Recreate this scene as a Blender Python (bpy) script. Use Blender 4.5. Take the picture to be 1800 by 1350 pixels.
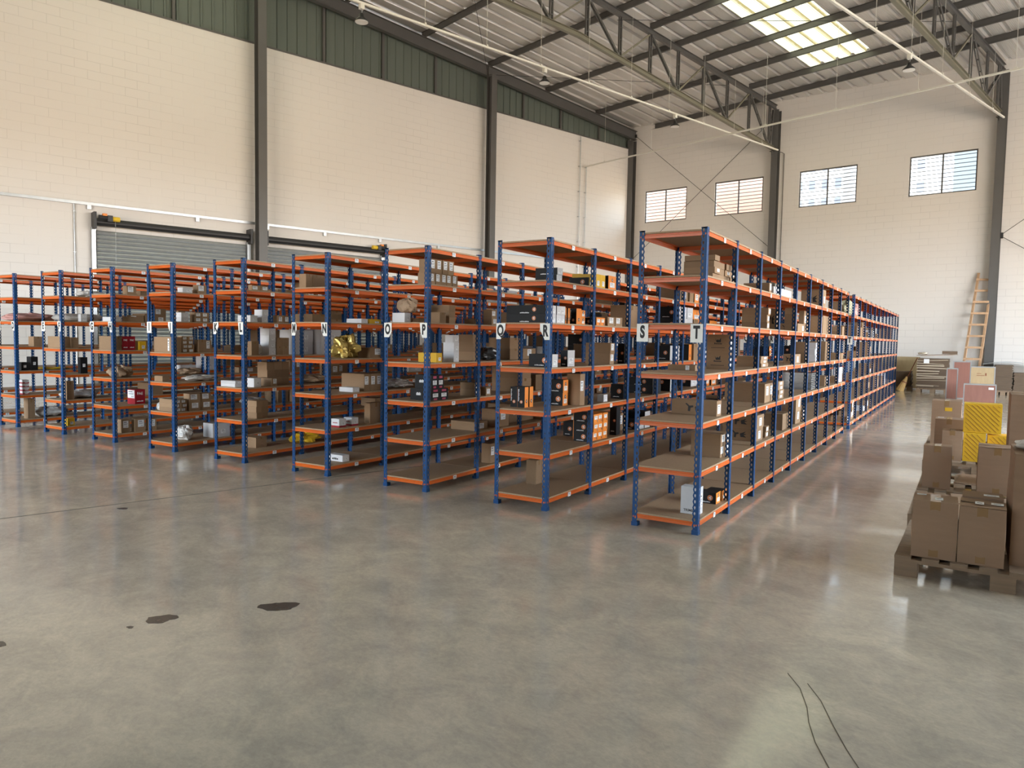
import bpy, math, random
from mathutils import Vector, Matrix
SC = bpy.context.scene
COL = SC.collection
for o in list(bpy.data.objects): bpy.data.objects.remove(o)
random.seed(11)
R = math.radians
# ---------------------------------------------------------------- camera
cam_d = bpy.data.cameras.new('camera'); cam = bpy.data.objects.new('camera', cam_d); COL.objects.link(cam)
SC.camera = cam
cam_d.sensor_width = 36.0; cam_d.lens = 1285.27 / 1800 * 36; cam_d.clip_end = 300
YAW, PITCH, ROLL = -0.5557, -0.0623, 0.0168
_f = Vector((math.sin(YAW) * math.cos(PITCH), math.cos(YAW) * math.cos(PITCH), math.sin(PITCH)))
_r = Vector((math.cos(YAW), -math.sin(YAW), 0)); _u = _r.cross(_f)
_r2 = _r * math.cos(ROLL) + _u * math.sin(ROLL); _u2 = -_r * math.sin(ROLL) + _u * math.cos(ROLL)
cam.matrix_world = Matrix(((_r2.x, _u2.x, -_f.x, 0), (_r2.y, _u2.y, -_f.y, -5.82), (_r2.z, _u2.z, -_f.z, 1.584), (0, 0, 0, 1)))
# ---------------------------------------------------------------- view, sky, sun
SC.view_settings.view_transform = 'Standard'; SC.view_settings.look = 'None'
SC.view_settings.gamma = 1.0; SC.view_settings.use_curve_mapping = False
SC.view_settings.exposure = 1.42
SC.cycles.max_bounces = 8; SC.cycles.diffuse_bounces = 5; SC.cycles.glossy_bounces = 4
SC.cycles.transparent_max_bounces = 12; SC.cycles.sample_clamp_indirect = 8
SC.cycles.use_denoising = True
SC.cycles.caustics_reflective = False; SC.cycles.caustics_refractive = False
W = bpy.data.worlds.new('sky'); SC.world = W; W.use_nodes = True
nt = W.node_tree; nt.nodes.clear()
tc = nt.nodes.new('ShaderNodeTexCoord'); sp = nt.nodes.new('ShaderNodeSeparateXYZ')
rp = nt.nodes.new('ShaderNodeValToRGB'); bg = nt.nodes.new('ShaderNodeBackground'); wo = nt.nodes.new('ShaderNodeOutputWorld')
mr = nt.nodes.new('ShaderNodeMapRange'); mr.inputs['From Min'].default_value = -1; mr.inputs['From Max'].default_value = 1
nt.links.new(tc.outputs['Generated'], sp.inputs[0]); nt.links.new(sp.outputs['Z'], mr.inputs['Value'])
nt.links.new(mr.outputs[0], rp.inputs[0])
# the open, hazy side of the sky (towards the truck doors) is far brighter than the blue side behind the back wall
dt = nt.nodes.new('ShaderNodeVectorMath'); dt.operation = 'DOT_PRODUCT'; dt.inputs[1].default_value = (0.86, -0.50, 0.0)
nt.links.new(tc.outputs['Generated'], dt.inputs[0])
hz = nt.nodes.new('ShaderNodeMapRange'); hz.interpolation_type = 'SMOOTHSTEP'; hz.inputs['From Min'].default_value = -0.15; hz.inputs['From Max'].default_value = 0.75
hz.inputs['To Min'].default_value = 0.6; hz.inputs['To Max'].default_value = 9.0
nt.links.new(dt.outputs['Value'], hz.inputs['Value']); nt.links.new(hz.outputs[0], bg.inputs['Strength'])
cn = nt.nodes.new('ShaderNodeTexNoise'); cn.inputs['Scale'].default_value = 3.5; cn.inputs['Detail'].default_value = 5
cmx = nt.nodes.new('ShaderNodeMix'); cmx.data_type = 'RGBA'; cmx.inputs[7].default_value = (.95, .96, 1, 1)
cm = nt.nodes.new('ShaderNodeMapRange'); cm.inputs['From Min'].default_value = .45; cm.inputs['From Max'].default_value = .62; cm.inputs['To Max'].default_value = .85
nt.links.new(tc.outputs['Generated'], cn.inputs[0]); nt.links.new(cn.outputs[0], cm.inputs['Value'])
up_ = nt.nodes.new('ShaderNodeMath'); up_.operation = 'GREATER_THAN'; up_.inputs[1].default_value = 0.01; nt.links.new(sp.outputs['Z'], up_.inputs[0])
cf = nt.nodes.new('ShaderNodeMath'); cf.operation = 'MULTIPLY'; nt.links.new(cm.outputs[0], cf.inputs[0]); nt.links.new(up_.outputs[0], cf.inputs[1])
nt.links.new(cf.outputs[0], cmx.inputs[0]); nt.links.new(rp.outputs[0], cmx.inputs[6]); nt.links.new(cmx.outputs[2], bg.inputs[0])
nt.links.new(bg.outputs[0], wo.inputs[0])
cr = rp.color_ramp
cr.elements[0].position = 0.0; cr.elements[0].color = (0.48, 0.38, 0.28, 1)
cr.elements[1].position = 1.0; cr.elements[1].color = (0.25, 0.50, 1.0, 1)
for p_, c_ in ((0.485, (0.58, 0.46, 0.34, 1)), (0.505, (0.95, 0.93, 0.90, 1)), (0.56, (0.80, 0.92, 1.0, 1)), (0.66, (0.48, 0.75, 1.0, 1))):
    e = cr.elements.new(p_); e.color = c_
sun_d = bpy.data.lights.new('sun', 'SUN'); sun_d.energy = 2.4; sun_d.color = (1.0, 0.93, 0.82); sun_d.angle = R(0.6)
sun = bpy.data.objects.new('sun', sun_d); COL.objects.link(sun)
sun.rotation_euler = Vector((-0.45, -0.55, 1.15)).to_track_quat('Z', 'Y').to_euler()
# building frame: K is the far left corner, DP runs along the purlins, DL along the left wall (away), DB along the back wall
K = Vector((-13.549, 26.204, 0))
A17, A98 = R(17), R(98)
DL = Vector((math.sin(A17), math.cos(A17), 0)); DP = Vector((math.cos(A17), -math.sin(A17), 0)); DB = Vector((math.sin(A98), math.cos(A98), 0))
ROOF0, SLOPE = 11.35, 0.085
UW = 30.0            # width of the hall across the trusses
VW = 36.0            # depth of the hall along the left wall
DOORS = ((-1.5, 7.5), (8.5, 18.5))     # open truck doors in the right wall (v from, v to)
DOOR_H = 6.4
FILL_OPENINGS = ((8.5, 13.5), (16.0, 21.0))      # unseen openings added in the front wall for frontal light (u from, u to)
def uv(u, v, z=0): return K + DP * u - DL * v + Vector((0, 0, z))
def portal(center, ex, ey, sx, sy):
    """daylight opening: a Cycles portal lets the sky be sampled through the real hole"""
    d = bpy.data.lights.new('daylight_opening', 'AREA'); d.shape = 'RECTANGLE'; d.size = sx; d.size_y = sy
    d.cycles.is_portal = True
    o = bpy.data.objects.new('daylight_opening', d); COL.objects.link(o)
    n = ex.cross(ey)          # the lamp shines along -n
    o.matrix_world = Matrix(((ex.x, ey.x, n.x, center.x), (ex.y, ey.y, n.y, center.y), (ex.z, ey.z, n.z, center.z), (0, 0, 0, 1)))
Z = Vector((0, 0, 1))
for v0, v1 in DOORS:       # inward = -DP ; need -n = -DP -> n = DP = ex x ey ; ex = DL, ey = Z -> DL x Z = (DL.y, -DL.x) = DP
    portal(uv(UW + 0.06, (v0 + v1) / 2, DOOR_H / 2), DL, Z, v1 - v0, DOOR_H)
for u0, u1 in FILL_OPENINGS:       # inward = DL ; n = -DL ; ex = DP, ey = Z -> DP x Z = (DP.y, -DP.x) = -DL
    portal(uv((u0 + u1) / 2, VW + 0.1, DOOR_H / 2), DP, Z, u1 - u0, DOOR_H)
WINS = ((0.73, 2.80), (4.10, 6.20), (7.65, 9.80), (11.57, 13.68))
WZ0, WZ1 = 6.95, 8.37
NB = Vector((-DB.y, DB.x, 0))        # outward normal of the back wall
for x0, x1 in WINS:        # inward = -NB ; n = NB ; ex = -DB , ey = Z : (-DB) x Z = (-DB.y, DB.x) = NB
    portal(K + DB * ((x0 + x1) / 2) + NB * 0.10 + Z * ((WZ0 + WZ1) / 2), -DB, Z, x1 - x0, WZ1 - WZ0)

# ---------------------------------------------------------------- helpers
class MB:
    def __init__(s): s.v = []; s.f = []; s.m = []
    def add(s, vs, fs, mi=0):
        b = len(s.v); s.v += [tuple(v) for v in vs]; s.f += [tuple(b + i for i in f) for f in fs]; s.m += [mi] * len(fs)
    def box(s, x0, x1, y0, y1, z0, z1, mi=0):
        s.add([(x0, y0, z0), (x1, y0, z0), (x1, y1, z0), (x0, y1, z0), (x0, y0, z1), (x1, y0, z1), (x1, y1, z1), (x0, y1, z1)],
              [(0, 3, 2, 1), (4, 5, 6, 7), (0, 1, 5, 4), (1, 2, 6, 5), (2, 3, 7, 6), (3, 0, 4, 7)], mi)
    def bar(s, a, b, w, h, mi=0, up=(0, 0, 1)):
        a = Vector(a); b = Vector(b); d = (b - a).normalized(); up = Vector(up)
        x = d.cross(up)
        if x.length < 1e-4: x = d.cross(Vector((1, 0, 0)))
        x.normalize(); y = x.cross(d)
        vs = [p + x * (i * w / 2) + y * (j * h / 2) for p in (a, b) for i, j in ((-1, -1), (1, -1), (1, 1), (-1, 1))]
        s.add(vs, [(0, 1, 2, 3), (7, 6, 5, 4), (0, 4, 5, 1), (1, 5, 6, 2), (2, 6, 7, 3), (3, 7, 4, 0)], mi)
    def ibeam(s, a, b, w, h, t=0.012, mi=0):
        a = Vector(a); b = Vector(b); d = (b - a).normalized(); x = d.cross(Vector((0, 0, 1)))
        if x.length < 1e-3: x = Vector((1, 0, 0))
        x.normalize(); y = x.cross(d)
        s.bar(a + y * (h / 2 - t / 2), b + y * (h / 2 - t / 2), w, t, mi, y)
        s.bar(a - y * (h / 2 - t / 2), b - y * (h / 2 - t / 2), w, t, mi, y)
        s.bar(a, b, t, h - 2 * t, mi, y)
    def tube(s, pts, r, n=8, mi=0, cap=True):
        pts = [Vector(p) for p in pts]; rings = []
        for i, p in enumerate(pts):
            d = (pts[min(i + 1, len(pts) - 1)] - pts[max(i - 1, 0)]).normalized()
            x = d.cross(Vector((0, 0, 1)))
            if x.length < 1e-3: x = d.cross(Vector((1, 0, 0)))
            x.normalize(); y = x.cross(d)
            rr = r[i] if isinstance(r, (list, tuple)) else r
            rings.append([p + x * (rr * math.cos(2 * math.pi * k / n)) + y * (rr * math.sin(2 * math.pi * k / n)) for k in range(n)])
        vs = [v for rg in rings for v in rg]; fs = []
        for i in range(len(pts) - 1):
            for k in range(n): fs.append((i * n + k, i * n + (k + 1) % n, (i + 1) * n + (k + 1) % n, (i + 1) * n + k))
        if cap: fs.append(tuple(range(n))[::-1]); fs.append(tuple((len(pts) - 1) * n + k for k in range(n)))
        s.add(vs, fs, mi)
    def prism(s, prof, axis, a, b, mi=0):
        """closed profile (list of 2-tuples) extruded along axis 'x','y' or 'z' from a to b"""
        def P(q, t): return {'x': (t, q[0], q[1]), 'y': (q[0], t, q[1]), 'z': (q[0], q[1], t)}[axis]
        n = len(prof); vs = [P(q, a) for q in prof] + [P(q, b) for q in prof]
        s.add(vs, [tuple(range(n))[::-1], tuple(range(n, 2 * n))] + [(i, (i + 1) % n, n + (i + 1) % n, n + i) for i in range(n)], mi)
    def mesh(s, name, mats):
        me = bpy.data.meshes.new(name); me.from_pydata(s.v, [], s.f)
        for m in (mats if isinstance(mats, (list, tuple)) else [mats]): me.materials.append(m)
        me.polygons.foreach_set('material_index', s.m); me.update()
        return me
    def build(s, name, mats, parent=None, loc=None, rz=0, smooth=False):
        return link(name, s.mesh(name, mats), parent, loc, rz, smooth)
def link(name, me, parent=None, loc=None, rz=0, smooth=False, scale=None):
    o = bpy.data.objects.new(name, me); COL.objects.link(o)
    if parent is not None: o.parent = parent
    if loc is not None: o.location = loc
    if rz: o.rotation_euler = (0, 0, rz)
    if scale is not None: o.scale = scale
    if smooth:
        for p in me.polygons: p.use_smooth = True
    return o
def thing(name, label, cat, loc=(0, 0, 0), rz=0, group=None):
    o = bpy.data.objects.new(name, None); COL.objects.link(o); o.empty_display_size = .1
    o.location = loc; o.rotation_euler = (0, 0, rz); return tag(o, label, cat, group)
def tag(o, label, cat, group=None):
    o['label'] = label; o['category'] = cat
    if group: o['group'] = group
    return o
def struct(o, label=None):
    o['kind'] = 'structure'
    if label: o['label'] = label
    return o

# ---------------------------------------------------------------- materials
def mat(name, col, rough=0.5, metal=0.0, noise=None, bump=None, spec=0.5, coat=0.0):
    """noise = (scale, amount, [stretch xyz]) mottles the colour; bump = (scale, strength)"""
    m = bpy.data.materials.new(name); m.use_nodes = True; t = m.node_tree; b = t.nodes['Principled BSDF']
    b.inputs['Base Color'].default_value = (*col, 1); b.inputs['Roughness'].default_value = rough
    b.inputs['Metallic'].default_value = metal; b.inputs['Specular IOR Level'].default_value = spec
    b.inputs['Coat Weight'].default_value = coat
    tc = t.nodes.new('ShaderNodeTexCoord')
    if noise:
        mp = t.nodes.new('ShaderNodeMapping'); mp.inputs['Scale'].default_value = noise[2] if len(noise) > 2 else (1, 1, 1)
        n = t.nodes.new('ShaderNodeTexNoise'); n.inputs['Scale'].default_value = noise[0]; n.inputs['Detail'].default_value = 6
        mx = t.nodes.new('ShaderNodeMix'); mx.data_type = 'RGBA'
        a = noise[1]
        mx.inputs[6].default_value = (*[max(0, c * (1 - a)) for c in col], 1); mx.inputs[7].default_value = (*[min(1, c * (1 + a)) for c in col], 1)
        t.links.new(tc.outputs['Object'], mp.inputs[0]); t.links.new(mp.outputs[0], n.inputs[0]); t.links.new(n.outputs[0], mx.inputs[0])
        t.links.new(mx.outputs[2], b.inputs['Base Color'])
    if bump:
        n = t.nodes.new('ShaderNodeTexNoise'); n.inputs['Scale'].default_value = bump[0]; n.inputs['Detail'].default_value = 4
        bp = t.nodes.new('ShaderNodeBump'); bp.inputs['Strength'].default_value = bump[1]; bp.inputs['Distance'].default_value = 0.02
        t.links.new(tc.outputs['Object'], n.inputs[0]); t.links.new(n.outputs[0], bp.inputs['Height']); t.links.new(bp.outputs[0], b.inputs['Normal'])
    return m
def random_tint(m, amt=0.18, hue=0.0):
    """each object gets its own slight lightness"""
    t = m.node_tree; b = t.nodes['Principled BSDF']; inp = b.inputs['Base Color']
    oi = t.nodes.new('ShaderNodeObjectInfo'); hs = t.nodes.new('ShaderNodeHueSaturation'); mr = t.nodes.new('ShaderNodeMapRange')
    mr.inputs['To Min'].default_value = 1 - amt; mr.inputs['To Max'].default_value = 1 + amt
    t.links.new(oi.outputs['Random'], mr.inputs['Value']); t.links.new(mr.outputs[0], hs.inputs['Value'])
    if inp.links: t.links.new(inp.links[0].from_socket, hs.inputs['Color'])
    else: hs.inputs['Color'].default_value = inp.default_value
    t.links.new(hs.outputs[0], inp)
    return m
MT = {}
MT['blue'] = mat('blue_paint', (0.006, 0.055, 0.172), 0.5, noise=(3, .12), spec=.3)
MT['orange'] = mat('orange_paint', (0.60, 0.108, 0.008), 0.36, noise=(4, .1), spec=.4)
MT['chip'] = mat('chipboard', (0.37, 0.25, 0.15), 0.6, noise=(60, .22), spec=.35)
MT['steel'] = mat('grey_painted_steel', (0.105, 0.103, 0.10), 0.45, noise=(2, .12))
MT['olive'] = mat('olive_grey_painted_steel', (0.20, 0.19, 0.145), 0.5, noise=(2, .12))
MT['galv'] = mat('galvanised_steel', (0.50, 0.53, 0.55), 0.36, .8, noise=(8, .12))
MT['white_metal'] = mat('white_painted_metal', (0.72, 0.71, 0.66), 0.4)
MT['dark'] = mat('black_painted_metal', (0.018, 0.018, 0.02), 0.45)
MT['paper'] = mat('white_label_paper', (0.80, 0.81, 0.82), 0.55)
MT['ink'] = mat('black_ink', (0.012, 0.011, 0.012), 0.6)
MT['signcard'] = mat('laminated_sign_card', (0.84, 0.84, 0.80), 0.4, noise=(9, .08))
MT['carton'] = random_tint(mat('brown_cardboard', (0.30, 0.195, 0.115), 0.8, noise=(7, .10, (1, 1, 6)), bump=(9, .15), spec=.2), .16)
MT['pcarton'] = mat('pallet_cardboard', (0.30, 0.195, 0.125), 0.75, noise=(5, .12, (1, 1, 5)), bump=(5, .35), spec=.25)
MT['tape'] = mat('brown_packing_tape', (0.27, 0.16, 0.07), 0.25)
MT['whitebox'] = random_tint(mat('white_carton_board', (0.62, 0.62, 0.63), 0.6, noise=(6, .06)), .1)
MT['black'] = random_tint(mat('black_printed_carton', (0.014, 0.014, 0.015), 0.6, noise=(4, .2), spec=.25), .3)
MT['obox'] = mat('orange_printed_carton', (0.78, 0.24, 0.025), 0.45)
MT['ybox'] = mat('yellow_printed_carton', (0.68, 0.40, 0.008), 0.5)
MT['red'] = mat('red_printed_carton', (0.33, 0.008, 0.02), 0.45)
MT['pink'] = mat('pink_printed_panel', (0.45, 0.05, 0.11), 0.45)
MT['wood'] = mat('rough_pallet_timber', (0.24, 0.165, 0.105), 0.8, noise=(5, .35, (.3, 6, 6)), bump=(14, .3))
MT['wood2'] = mat('pale_ladder_timber', (0.50, 0.32, 0.19), 0.7, noise=(6, .3, (6, 6, .5)))
MT['ply'] = mat('red_brown_plywood', (0.26, 0.115, 0.085), 0.65, noise=(5, .22, (4, 4, .6)))
MT['beigeply'] = mat('beige_plywood', (0.42, 0.32, 0.18), 0.65, noise=(5, .15, (4, 4, .6)))
MT['film'] = mat('stretch_film', (0.55, 0.47, 0.36), 0.10, noise=(3, .5, (.6, .6, 9)), bump=(7, .9), spec=.9)
MT['clear'] = mat('plastic_bag', (0.55, 0.53, 0.50), 0.15, noise=(14, .5), bump=(12, 1.0), spec=.8)
MT['gold'] = mat('gold_foil_wrap', (0.55, 0.40, 0.12), 0.2, .6, noise=(14, .5), bump=(14, 1.0))
MT['sack'] = mat('woven_sack', (0.34, 0.33, 0.22), 0.7, noise=(8, .3), bump=(8, .7))
MT['sackpink'] = mat('pink_bag', (0.50, 0.27, 0.24), 0.5, noise=(9, .3), bump=(9, .8))
MT['brownbag'] = mat('crumpled_brown_paper', (0.36, 0.25, 0.16), 0.7, noise=(9, .3), bump=(9, 1.0))
MT['slate'] = random_tint(mat('dark_plastic_wrapped_panel', (0.07, 0.075, 0.08), 0.2, noise=(5, .4), spec=.8), .4)
MT['yellow'] = mat('yellow_enamel', (0.75, 0.50, 0.03), 0.4)
MT['straw'] = mat('broom_straw', (0.55, 0.36, 0.14), 0.8, noise=(12, .3, (6, 6, .4)))
MT['rust'] = mat('red_brown_handle', (0.22, 0.06, 0.025), 0.5)
MT['lens'] = mat('lamp_diffuser', (0.80, 0.80, 0.78), 0.3)
MT['facade'] = mat('sunlit_peach_render', (0.50, 0.31, 0.225), 0.9, noise=(1, .06))
MT['tower'] = mat('pale_concrete_tower', (0.42, 0.41, 0.39), 0.9)
MT['towerwin'] = mat('tower_window_bands', (0.13, 0.14, 0.17), 0.5)

# painted block wall: faint, broken joints
def wall_material(name, col, joint=0.86):
    m = bpy.data.materials.new(name); m.use_nodes = True; t = m.node_tree; b = t.nodes['Principled BSDF']
    b.inputs['Roughness'].default_value = 0.62; b.inputs['Specular IOR Level'].default_value = 0.3
    tc = t.nodes.new('ShaderNodeTexCoord'); sp = t.nodes.new('ShaderNodeSeparateXYZ'); ad = t.nodes.new('ShaderNodeMath'); ad.operation = 'ADD'
    cb = t.nodes.new('ShaderNodeCombineXYZ')
    t.links.new(tc.outputs['Object'], sp.inputs[0]); t.links.new(sp.outputs[0], ad.inputs[0]); t.links.new(sp.outputs[1], ad.inputs[1])
    t.links.new(ad.outputs[0], cb.inputs[0]); t.links.new(sp.outputs[2], cb.inputs[1])
    br = t.nodes.new('ShaderNodeTexBrick'); br.inputs['Scale'].default_value = 1.0; br.inputs['Brick Width'].default_value = 0.60
    br.inputs['Row Height'].default_value = 0.235; br.inputs['Mortar Size'].default_value = 0.006; br.inputs['Mortar Smooth'].default_value = 0.5
    br.inputs['Color1'].default_value = (1, 1, 1, 1); br.inputs['Color2'].default_value = (1, 1, 1, 1); br.inputs['Mortar'].default_value = (0, 0, 0, 1)
    t.links.new(cb.outputs[0], br.inputs['Vector'])
    n = t.nodes.new('ShaderNodeTexNoise'); n.inputs['Scale'].default_value = 0.55; n.inputs['Detail'].default_value = 6; n.inputs['Roughness'].default_value = .65
    t.links.new(tc.outputs['Object'], n.inputs[0])
    rm = t.nodes.new('ShaderNodeMapRange'); rm.inputs['From Min'].default_value = .38; rm.inputs['From Max'].default_value = .72
    t.links.new(n.outputs[0], rm.inputs['Value'])
    # joints show only where the noise lets them
    iv = t.nodes.new('ShaderNodeMath'); iv.operation = 'SUBTRACT'; iv.inputs[0].default_value = 1; t.links.new(br.outputs['Color'], iv.inputs[1])
    ml = t.nodes.new('ShaderNodeMath'); ml.operation = 'MULTIPLY'; t.links.new(iv.outputs[0], ml.inputs[0]); t.links.new(rm.outputs[0], ml.inputs[1])
    n2 = t.nodes.new('ShaderNodeTexNoise'); n2.inputs['Scale'].default_value = 0.35; n2.inputs['Detail'].default_value = 3
    t.links.new(tc.outputs['Object'], n2.inputs[0])
    m1 = t.nodes.new('ShaderNodeMix'); m1.data_type = 'RGBA'; m1.inputs[6].default_value = (*[c * .95 for c in col], 1); m1.inputs[7].default_value = (*[min(1, c * 1.04) for c in col], 1)
    t.links.new(n2.outputs[0], m1.inputs[0])
    m2 = t.nodes.new('ShaderNodeMix'); m2.data_type = 'RGBA'; m2.inputs[7].default_value = (*[c * joint * .78 for c in col], 1)
    t.links.new(ml.outputs[0], m2.inputs[0]); t.links.new(m1.outputs[2], m2.inputs[6]); t.links.new(m2.outputs[2], b.inputs['Base Color'])
    bp = t.nodes.new('ShaderNodeBump'); bp.inputs['Strength'].default_value = 0.35; bp.inputs['Distance'].default_value = 0.007
    t.links.new(br.outputs['Color'], bp.inputs['Height']); t.links.new(bp.outputs[0], b.inputs['Normal'])
    return m
MT['wall'] = wall_material('cream_painted_blockwork', (0.75, 0.725, 0.70))

def floor_material():
    m = bpy.data.materials.new('power_floated_concrete'); m.use_nodes = True; t = m.node_tree; b = t.nodes['Principled BSDF']
    tc = t.nodes.new('ShaderNodeTexCoord')
    def noise(s, d=6, r=.6, stretch=(1, 1, 1), rot=0, dist=0):
        mp = t.nodes.new('ShaderNodeMapping'); mp.inputs['Scale'].default_value = stretch; mp.inputs['Rotation'].default_value = (0, 0, rot)
        n = t.nodes.new('ShaderNodeTexNoise'); n.inputs['Scale'].default_value = s; n.inputs['Detail'].default_value = d; n.inputs['Roughness'].default_value = r
        n.inputs['Distortion'].default_value = dist
        t.links.new(tc.outputs['Object'], mp.inputs[0]); t.links.new(mp.outputs[0], n.inputs[0]); return n
    n1 = noise(.8, 8, .62, dist=.5); n2 = noise(3.2, 12, .74, (1, 1.25, 1), .6, dist=.5); n3 = noise(30, 8, .75, (1, 1.5, 1), 1.1, dist=.6)
    r1 = t.nodes.new('ShaderNodeValToRGB'); r1.color_ramp.elements[0].position = .3; r1.color_ramp.elements[1].position = .72
    r1.color_ramp.elements[0].color = (0.475, 0.415, 0.345, 1); r1.color_ramp.elements[1].color = (0.66, 0.56, 0.435, 1)
    t.links.new(n1.outputs[0], r1.inputs[0])
    r2 = t.nodes.new('ShaderNodeValToRGB'); r2.color_ramp.elements[0].position = .38; r2.color_ramp.elements[1].position = .68
    r2.color_ramp.elements[0].color = (0.84, 0.84, 0.85, 1); r2.color_ramp.elements[1].color = (1.14, 1.12, 1.08, 1)
    t.links.new(n2.outputs[0], r2.inputs[0])
    mu = t.nodes.new('ShaderNodeMix'); mu.data_type = 'RGBA'; mu.blend_type = 'MULTIPLY'; mu.inputs[0].default_value = 1
    t.links.new(r1.outputs[0], mu.inputs[6]); t.links.new(r2.outputs[0], mu.inputs[7])
    r3 = t.nodes.new('ShaderNodeMapRange'); r3.inputs['From Min'].default_value = .3; r3.inputs['From Max'].default_value = .7
    r3.inputs['To Min'].default_value = .86; r3.inputs['To Max'].default_value = 1.08
    t.links.new(n3.outputs[0], r3.inputs['Value'])
    mu2 = t.nodes.new('ShaderNodeMix'); mu2.data_type = 'RGBA'; mu2.blend_type = 'MULTIPLY'; mu2.inputs[0].default_value = 1
    t.links.new(mu.outputs[2], mu2.inputs[6]); t.links.new(r3.outputs[0], mu2.inputs[7])
    t.links.new(mu2.outputs[2], b.inputs['Base Color'])
    rr = t.nodes.new('ShaderNodeMapRange'); rr.inputs['From Min'].default_value = .35; rr.inputs['From Max'].default_value = .7
    rr.inputs['To Min'].default_value = .07; rr.inputs['To Max'].default_value = .21
    t.links.new(n2.outputs[0], rr.inputs['Value']); t.links.new(rr.outputs[0], b.inputs['Roughness'])
    b.inputs['Specular IOR Level'].default_value = .8
    bp = t.nodes.new('ShaderNodeBump'); bp.inputs['Strength'].default_value = .08; bp.inputs['Distance'].default_value = .01
    n4 = noise(5, 4, .6, (1, 1, 1)); t.links.new(n4.outputs[0], bp.inputs['Height']); t.links.new(bp.outputs[0], b.inputs['Normal'])
    return m
MT['floor'] = floor_material()
MT['joint'] = mat('floor_joint_sealant', (0.09, 0.075, 0.055), 0.6)
MT['oil'] = mat('oil_stain', (0.075, 0.062, 0.05), 0.22, noise=(25, .4))

def ribbed(name, col, rough, metal, pitch, strength=.5, axis=0, noise=None):
    m = mat(name, col, rough, metal, noise=noise); t = m.node_tree; b = t.nodes['Principled BSDF']
    tc = t.nodes.new('ShaderNodeTexCoord'); wv = t.nodes.new('ShaderNodeTexWave'); wv.bands_direction = 'XYZ'[axis]
    wv.inputs['Scale'].default_value = 0.314 / pitch ; wv.wave_profile = 'SIN'
    bp = t.nodes.new('ShaderNodeBump'); bp.inputs['Strength'].default_value = strength; bp.inputs['Distance'].default_value = .01
    t.links.new(tc.outputs['Object'], wv.inputs[0]); t.links.new(wv.outputs['Fac'], bp.inputs['Height']); t.links.new(bp.outputs[0], b.inputs['Normal'])
    return m
MT['roof'] = ribbed('roof_sheeting', (0.68, 0.66, 0.64), 0.38, .4, .045, .5, noise=(.8, .1))
MT['clad'] = ribbed('green_grey_wall_sheeting', (0.12, 0.145, 0.125), 0.5, 0, .045, .1, 1)
def translucent_sheet():
    m = bpy.data.materials.new('translucent_roof_sheet'); m.use_nodes = True; t = m.node_tree; t.nodes.clear()
    o = t.nodes.new('ShaderNodeOutputMaterial'); a = t.nodes.new('ShaderNodeBsdfTranslucent'); b = t.nodes.new('ShaderNodeBsdfDiffuse'); x = t.nodes.new('ShaderNodeMixShader')
    tc = t.nodes.new('ShaderNodeTexCoord'); wv = t.nodes.new('ShaderNodeTexWave'); wv.bands_direction = 'X'; wv.inputs['Scale'].default_value = 5
    rp = t.nodes.new('ShaderNodeValToRGB'); rp.color_ramp.elements[0].color = (.30, .235, .10, 1); rp.color_ramp.elements[1].color = (.53, .46, .27, 1)
    wv.inputs['Distortion'].default_value = 1.5
    t.links.new(tc.outputs['Object'], wv.inputs[0]); t.links.new(wv.outputs['Fac'], rp.inputs[0]); t.links.new(rp.outputs[0], a.inputs[0]); t.links.new(rp.outputs[0], b.inputs[0])
    x.inputs[0].default_value = .2; t.links.new(a.outputs[0], x.inputs[1]); t.links.new(b.outputs[0], x.inputs[2]); t.links.new(x.outputs[0], o.inputs[0])
    return m
MT['skylight'] = translucent_sheet()
def glass():
    m = bpy.data.materials.new('window_glass'); m.use_nodes = True; t = m.node_tree; t.nodes.clear()
    o = t.nodes.new('ShaderNodeOutputMaterial'); a = t.nodes.new('ShaderNodeBsdfTransparent'); b = t.nodes.new('ShaderNodeBsdfGlossy'); x = t.nodes.new('ShaderNodeMixShader')
    a.inputs[0].default_value = (.93, .95, .95, 1); b.inputs['Roughness'].default_value = .05; x.inputs[0].default_value = .07
    t.links.new(a.outputs[0], x.inputs[1]); t.links.new(b.outputs[0], x.inputs[2]); t.links.new(x.outputs[0], o.inputs[0])
    return m
MT['glass'] = glass()

# ---------------------------------------------------------------- the shell
BR = -R(17)      # building frame: local x = u (across the trusses), local y = -v (towards the far wall)
b = MB(); b.box(-0.3, UW + 8, -VW - .3, 6, -.25, 0); struct(b.build('floor', MT['floor'], loc=K, rz=BR))
def zr(v): return ROOF0 + SLOPE * v
# left wall: blockwork with sheeting above
b = MB(); b.box(-.25, 0, -VW, .3, 0, 10.33); struct(b.build('wall_left', MT['wall'], loc=K, rz=BR))
b = MB()
y = -VW
while y < .25:          # trapezoid ribs of the upper cladding, set back behind the blockwork face
    for (a0, a1, d) in ((0, .24, -.16), (.24, .26, -.13), (.26, .31, -.13), (.31, .33, -.16)):
        pass
    pr_ = [(-.17, 0), (-.17, .235), (-.135, .25), (-.135, .30), (-.17, .315), (-.17, .33)]
    for q in range(5):
        (x0, t0), (x1, t1) = pr_[q], pr_[q + 1]
        b.add([(x0, y + t0, 10.30), (x1, y + t1, 10.30), (x1, y + t1, zr(-(y + t1)) - .02), (x0, y + t0, zr(-(y + t0)) - .02)], [(0, 1, 2, 3)])
    y += .33
b.box(-.25, -.19, -VW, .3, 10.33, 14.6)
struct(b.build('wall_left_cladding', MT['clad'], loc=K, rz=BR), 'green grey ribbed sheeting above the left block wall')
b = MB(); b.box(-.20, .025, -VW, 0, 10.33, 10.38)
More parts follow.
